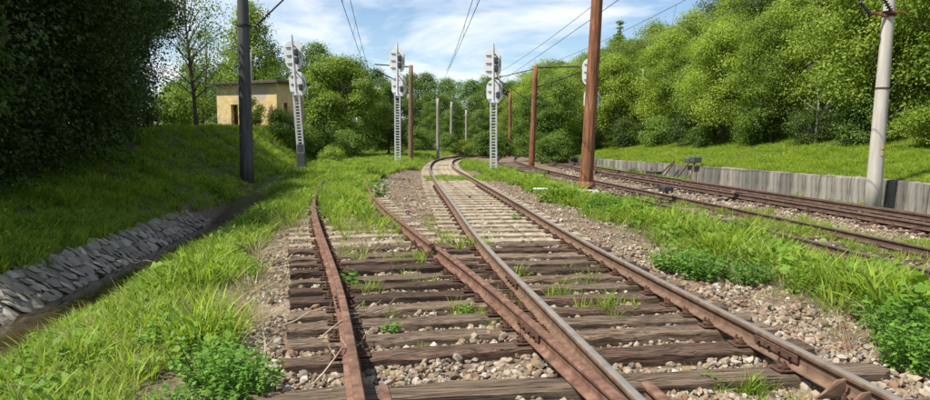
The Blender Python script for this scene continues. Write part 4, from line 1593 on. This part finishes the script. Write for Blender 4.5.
# ------------------------------------------------------------------ trees
def make_tree(kind, seed, H_, Rc, z0, nb, br, nl, leaf, mat, bark, flat=.8, clump=14, trunk_r=.16, loose=0.3, prof='round'):
    """trunk mesh (trunk and limbs) and crown mesh (leaf-sized faces in clumps at the limb ends)"""
    r_ = np.random.default_rng(seed)
    mb = MB()
    top = H_ * .86
    bend = r_.normal(0, .25, 2)

    def trunk_pt(q):
        return Vector((bend[0] * math.sin(q * 2.2) * q * Rc * .3, bend[1] * math.sin(q * 1.7 + .4) * q * Rc * .3, q * top))
    mb.tube([trunk_pt(i / 8) - Vector((0, 0, .25 if i == 0 else 0)) for i in range(9)], [trunk_r * (1.25 if i == 0 else 1) * (1 - .85 * i / 8) + .012 for i in range(9)], 7)
    V, S = [], []
    blobs = []
    for b in range(nb):
        q = (b + r_.random()) / nb
        z_ = z0 + (H_ - z0) * (q * .93)
        if prof == 'round':
            rr = Rc * math.sqrt(max(.05, 1 - (2 * q - .95) ** 2)) if q > .3 else Rc * (.72 + .8 * q)
        elif prof == 'cone':
            rr = Rc * (1 - q) ** .8
        else:
            rr = Rc * (1 - .55 * q)
        rr *= r_.uniform(.35, .95)
        a = b * 2.399 + r_.normal(0, .4)
        c_ = np.array((rr * math.cos(a), rr * math.sin(a), z_))
        k = br * r_.uniform(.7, 1.25) * (1 if prof != 'cone' else (1.15 - .75 * q))
        blobs.append((c_, k))
        st_q = min(.95, max(.12, (z_ / top) * .72))
        p0 = trunk_pt(st_q)
        pm = p0.lerp(Vector(c_), .55) + Vector((0, 0, .08 * Rc))
        mb.tube([p0, pm, Vector(c_)], [trunk_r * (.5 - .3 * q), trunk_r * .22, .01], 5, cap=False)
    wts = np.array([k ** 2 for _, k in blobs])
    cnt = r_.multinomial(nl, wts / wts.sum())
    for (c_, k), m_ in zip(blobs, cnt):
        d = r_.normal(size=(clump, 3))
        d /= np.linalg.norm(d, axis=1)[:, None]
        d[:, 2] = np.abs(d[:, 2]) * 1.0 - .35 * r_.random(clump)
        cc = c_ + d * k * np.array((1, 1, flat)) * r_.uniform(.55, 1.0, (clump, 1))
        w_ = r_.integers(0, clump, m_)
        off = r_.normal(size=(m_, 3)) * k * loose * np.array((1, 1, .62))
        P_ = cc[w_] + off
        out = (P_ - c_) / k + np.array((0, 0, .55)) + r_.normal(0, .55, (m_, 3))
        out /= np.linalg.norm(out, axis=1)[:, None] + 1e-9
        V.append(leaf_quads(P_, out, leaf * r_.uniform(.6, 1.3, m_), .62, rs=r_))
        cs = r_.normal(.5, .16, clump)
        S.append(np.clip(cs[w_] + r_.normal(0, .16, m_), 0, 1))
    V = np.concatenate(V)
    V[:, 2] = np.maximum(V[:, 2], .05)
    return (mb.mesh('trunk', bark, True), quads_mesh('crown', V, np.concatenate(S), mat))


KIND = {
    'broad_a': make_tree('a', 1, 10.5, 3.4, 1.4, 30, 1.25, 30000, .165, M['leaf_bright'], M['bark'], loose=.36, clump=20),
    'broad_b': make_tree('b', 2, 11.5, 3.0, 2.6, 28, 1.1, 24000, .16, M['leaf_bright'], M['pale_bark'], loose=.4, clump=20),
    'broad_c': make_tree('c', 3, 9.5, 3.3, .9, 28, 1.2, 26000, .165, M['leaf_mid'], M['bark']),
    'broad_d': make_tree('d', 4, 10.0, 3.0, 1.8, 22, 1.1, 20000, .165, M['leaf_bright'], M['pale_bark'], loose=.42, clump=18),
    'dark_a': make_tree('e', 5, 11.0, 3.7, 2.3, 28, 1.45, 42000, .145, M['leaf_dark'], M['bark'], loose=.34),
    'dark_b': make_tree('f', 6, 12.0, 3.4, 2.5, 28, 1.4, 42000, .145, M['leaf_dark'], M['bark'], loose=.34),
    'round': make_tree('g', 7, 7.8, 3.5, .6, 38, 1.1, 36000, .165, M['leaf_bright'], M['bark'], loose=.27),
    'sparse': make_tree('h', 8, 8.5, 2.6, 2.2, 26, .75, 4200, .13, M['leaf_mid'], M['bark'], loose=.6, trunk_r=.11),
    'slim': make_tree('i', 9, 10.5, 1.9, 4.0, 18, 1.0, 12000, .19, M['leaf_bright'], M['bark'], loose=.36),
    'conifer': make_tree('j', 10, 13.0, 1.7, 3.0, 44, .75, 15000, .17, M['leaf_mid'], M['bark'], flat=.45, prof='cone', trunk_r=.18),
    'bush_a': make_tree('k', 11, 2.4, 1.6, .15, 14, .75, 7500, .13, M['leaf_mid'], M['bark'], trunk_r=.04),
    'bush_b': make_tree('l', 12, 2.0, 1.5, .15, 12, .7, 6500, .13, M['leaf_bright'], M['bark'], trunk_r=.04),
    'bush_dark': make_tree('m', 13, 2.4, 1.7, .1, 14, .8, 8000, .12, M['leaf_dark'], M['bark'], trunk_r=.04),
}


def tree(kind, x, y, k, label, group=None, rz=None, name=None, cat=None, sz_=None, dz=0.0):
    bush = kind.startswith('bush')
    root = empty(name or ('bush' if bush else 'broadleaf_tree'), (x, y, H(x, y) + dz), random.uniform(0, 6.28) if rz is None else rz, label, cat or ('bush' if bush else 'tree'), group)
    root.scale = (k, k, k * (sz_ or 1))
    root.rotation_euler = (R(random.uniform(-4, 4)), R(random.uniform(-4, 4)), root.rotation_euler[2])
    tm, cm = KIND[kind]
    inst('trunk', tm, root)
    inst('crown', cm, root)
    return root


# dark shaded trees over the left bank
ORD = ['nearest', 'second nearest', 'third nearest', 'fourth nearest', 'fifth', 'sixth', 'seventh and farthest']
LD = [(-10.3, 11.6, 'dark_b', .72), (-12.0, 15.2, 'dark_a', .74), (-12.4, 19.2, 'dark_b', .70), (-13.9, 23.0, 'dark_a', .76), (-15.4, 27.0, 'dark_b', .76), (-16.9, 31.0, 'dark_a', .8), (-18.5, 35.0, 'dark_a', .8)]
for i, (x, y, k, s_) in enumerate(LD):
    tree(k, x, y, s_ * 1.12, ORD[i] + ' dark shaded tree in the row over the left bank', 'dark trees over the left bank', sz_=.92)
tree('dark_a', -18.3, 23.5, 1.05, 'tall dark tree rising behind the middle of the shaded row on the left', 'dark trees over the left bank')
tree('dark_b', -20.8, 30.0, 1.0, 'tall dark tree rising behind the far end of the shaded row on the left', 'dark trees over the left bank')
tree('dark_b', -15.2, 16.5, .95, 'tall dark tree behind the yellow wall at the left edge', 'dark trees over the left bank')
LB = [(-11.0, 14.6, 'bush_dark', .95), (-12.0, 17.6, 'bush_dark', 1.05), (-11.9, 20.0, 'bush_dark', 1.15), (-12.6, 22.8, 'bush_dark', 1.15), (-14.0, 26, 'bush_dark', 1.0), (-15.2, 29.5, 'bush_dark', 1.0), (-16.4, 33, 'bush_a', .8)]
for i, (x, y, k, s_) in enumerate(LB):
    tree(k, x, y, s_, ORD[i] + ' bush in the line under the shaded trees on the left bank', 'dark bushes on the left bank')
tree('sparse', -15.3, 38.5, 1.05, 'thin sparse tree against the sky between dark trees and house')
tree('sparse', -18.6, 48, .85, 'smaller sparse tree behind the left end of the derelict house')
# around the house
tree('slim', -17.6, 56, .98, 'slim light tree rising behind the house roof')
tree('bush_b', -18.3, 42.5, 1.1, 'light bush left of the house')
tree('bush_a', -19.2, 46, 1.2, 'bush behind the light bush left of the house')
tree('bush_b', -13.2, 42.0, .5, 'thin bush growing against the front of the house', sz_=1.7)
tree('bush_a', -11.2, 41.0, .75, 'bush below the right corner of the house')
tree('bush_b', -10.4, 43.0, .8, 'bush right of the house between wall and mast')
tree('bush_a', -9.8, 46.0, .95, 'bush behind the leftmost signal mast')
tree('bush_a', -8.6, 48.5, .85, 'low bush in front of the big round tree')
tree('broad_c', -13.0, 58, .85, 'mid green tree between the house and the big round tree')
tree('round', -9.7, 55, 1.02, 'big round light green tree right of the leftmost mast')
tree('broad_c', -6.8, 60, .68, 'smaller tree on the right shoulder of the big round tree')
# blossom shrub
rt = tree('bush_b', -8.0, 40.3, .5, 'small white-flowering shrub at the foot of the big round tree', name='flowering_shrub', cat='shrub')
Pb = rng.normal(size=(130, 3)) * [.75, .75, .4] + [0, 0, 1.5]
inst('blossom', quads_mesh('blossom', leaf_quads(Pb, np.tile([[0, -.5, .85]], (130, 1)), rng.uniform(.12, .24, 130), .9), rng.random(130), M['petal']), rt)

# the wood across the background
k_ = 0
bg = []
for i in range(20):
    bg.append((-36 + i * 3.1 + random.uniform(-1, 1), 92 + random.uniform(-5, 6) + abs(i - 8) * .3, random.choice(['broad_c', 'broad_c', 'broad_d', 'broad_c']), random.uniform(.95, 1.2)))
for i in range(12):
    bg.append((-26 + i * 3.6 + random.uniform(-1, 1), 78 + random.uniform(-3, 3), random.choice(['broad_d', 'broad_c', 'broad_c']), random.uniform(.55, .78)))
for x, y, kd, s_ in bg:
    if -3.5 < x < 9 and y < 84 and s_ > .6:
        s_ *= .8
    tree(kd, x, y, s_, 'tree in the wood closing the view at the end of the tracks', 'trees of the background wood')
for i in range(12):
    x, y = -9 + i * 1.9 + random.uniform(-.6, .6), 71 + random.uniform(-4, 4)
    tree(random.choice(['bush_a', 'bush_b']), x, y, random.uniform(.7, 1.1), 'bush at the edge of the background wood', 'bushes of the background wood')

# the wood on the right above the wall
random.seed(23)
for row, (s0, k0) in enumerate(((23.0, .92), (27.0, 1.05), (31.5, 1.2))):
    for i in range(18):
        t_ = 14 + i * 4.1 + random.uniform(-1.1, 1.1) + row * 1.7
        s_ = s0 + random.uniform(-.9, .9)
        # the wood's edge comes down to the tracks where they bend
        if t_ > 62:
            s_ -= (t_ - 62) * .42
        x, y = to_xy(s_, t_)
        kd = random.choice(['broad_a', 'broad_b', 'broad_a', 'broad_b', 'broad_c'] if row < 2 else ['broad_a', 'broad_b', 'dark_a'])
        tree(kd, x, y, k0 * random.uniform(.82, 1.08) * (1 if t_ < 36 else .84), 'bright green broadleaf tree in the dense wood above the concrete wall', 'trees of the right-hand wood')
for i in range(13):
    t_ = 12 + i * 4.4 + random.uniform(-.8, .8)
    s_ = 21.4 + random.uniform(-.6, .9) - max(0, t_ - 50) * .25
    x, y = to_xy(s_, t_)
    tree(random.choice(['bush_a', 'bush_b', 'bush_dark', 'bush_a']), x, y, random.uniform(.6, 1.05), 'bush at the foot of the wood above the grass bank', 'bushes of the right-hand wood')
for x, y, k, kd, lab in ((5.9, 58, .62, 'broad_c', 'rounded tree by the tracks right of the rusty armed pole'), (8.2, 60, .8, 'broad_c', 'taller tree behind the thick rusty pole at the left end of the wood'), (7.6, 55, 1.0, 'bush_a', 'dark bush at the left end of the concrete wall'),
                         (6.5, 53, .8, 'bush_a', 'bush beside the foot of the rusty armed pole'), (10.5, 63, .85, 'broad_d', 'tree right of the thick rusty pole in the wood'), (13.4, 62, .8, 'broad_a', 'tree in front of the narrow conifer right of the rusty pole')):
    tree(kd, x, y, k, lab)
tree('conifer', 16.4, 76, 1.0, 'dark narrow conifer standing above the wood right of the rusty pole', name='conifer_tree')
tree('conifer', 30.5, 62, 1.3, 'second tall conifer farther right rising out of the wood', name='conifer_tree')
# dead pale sapling on the bank
for (s_, t_, hh, lab) in ((22.3, 24.6, 4.6, 'pale bare sapling in the wood left of the concrete pole'), (22.3, 22.4, 4.0, 'pale leaning bare sapling in the wood behind the concrete pole'), (22.4, 28.5, 4.0, 'bare grey sapling at the wood edge above the bank'), (22.2, 33.0, 4.6, 'pale bare sapling farther left along the wood edge'), (22.4, 37.5, 5.0, 'pale bare sapling near the left end of the bright grass bank')):
    x, y = to_xy(s_, t_)
    rt = empty('bare_sapling', (x, y, H(x, y)), 0, lab, 'sapling')
    mb = MB()
    mb.tube([(0, 0, -.1), (.1, 0, hh * .4), (-.1, 0, hh)], [.06, .045, .012], 6)
    mb.build('trunk', M['pale_bark'], rt)
    for q in range(5):
        z_ = hh * (.25 + .14 * q)
        a = q * 2.4
        mb = MB()
        mb.tube([(0.05, 0, z_), (math.cos(a) * .9, math.sin(a) * .9, z_ + .7)], [.025, .006], 5)
        mb.build('branch', M['pale_bark'], rt)
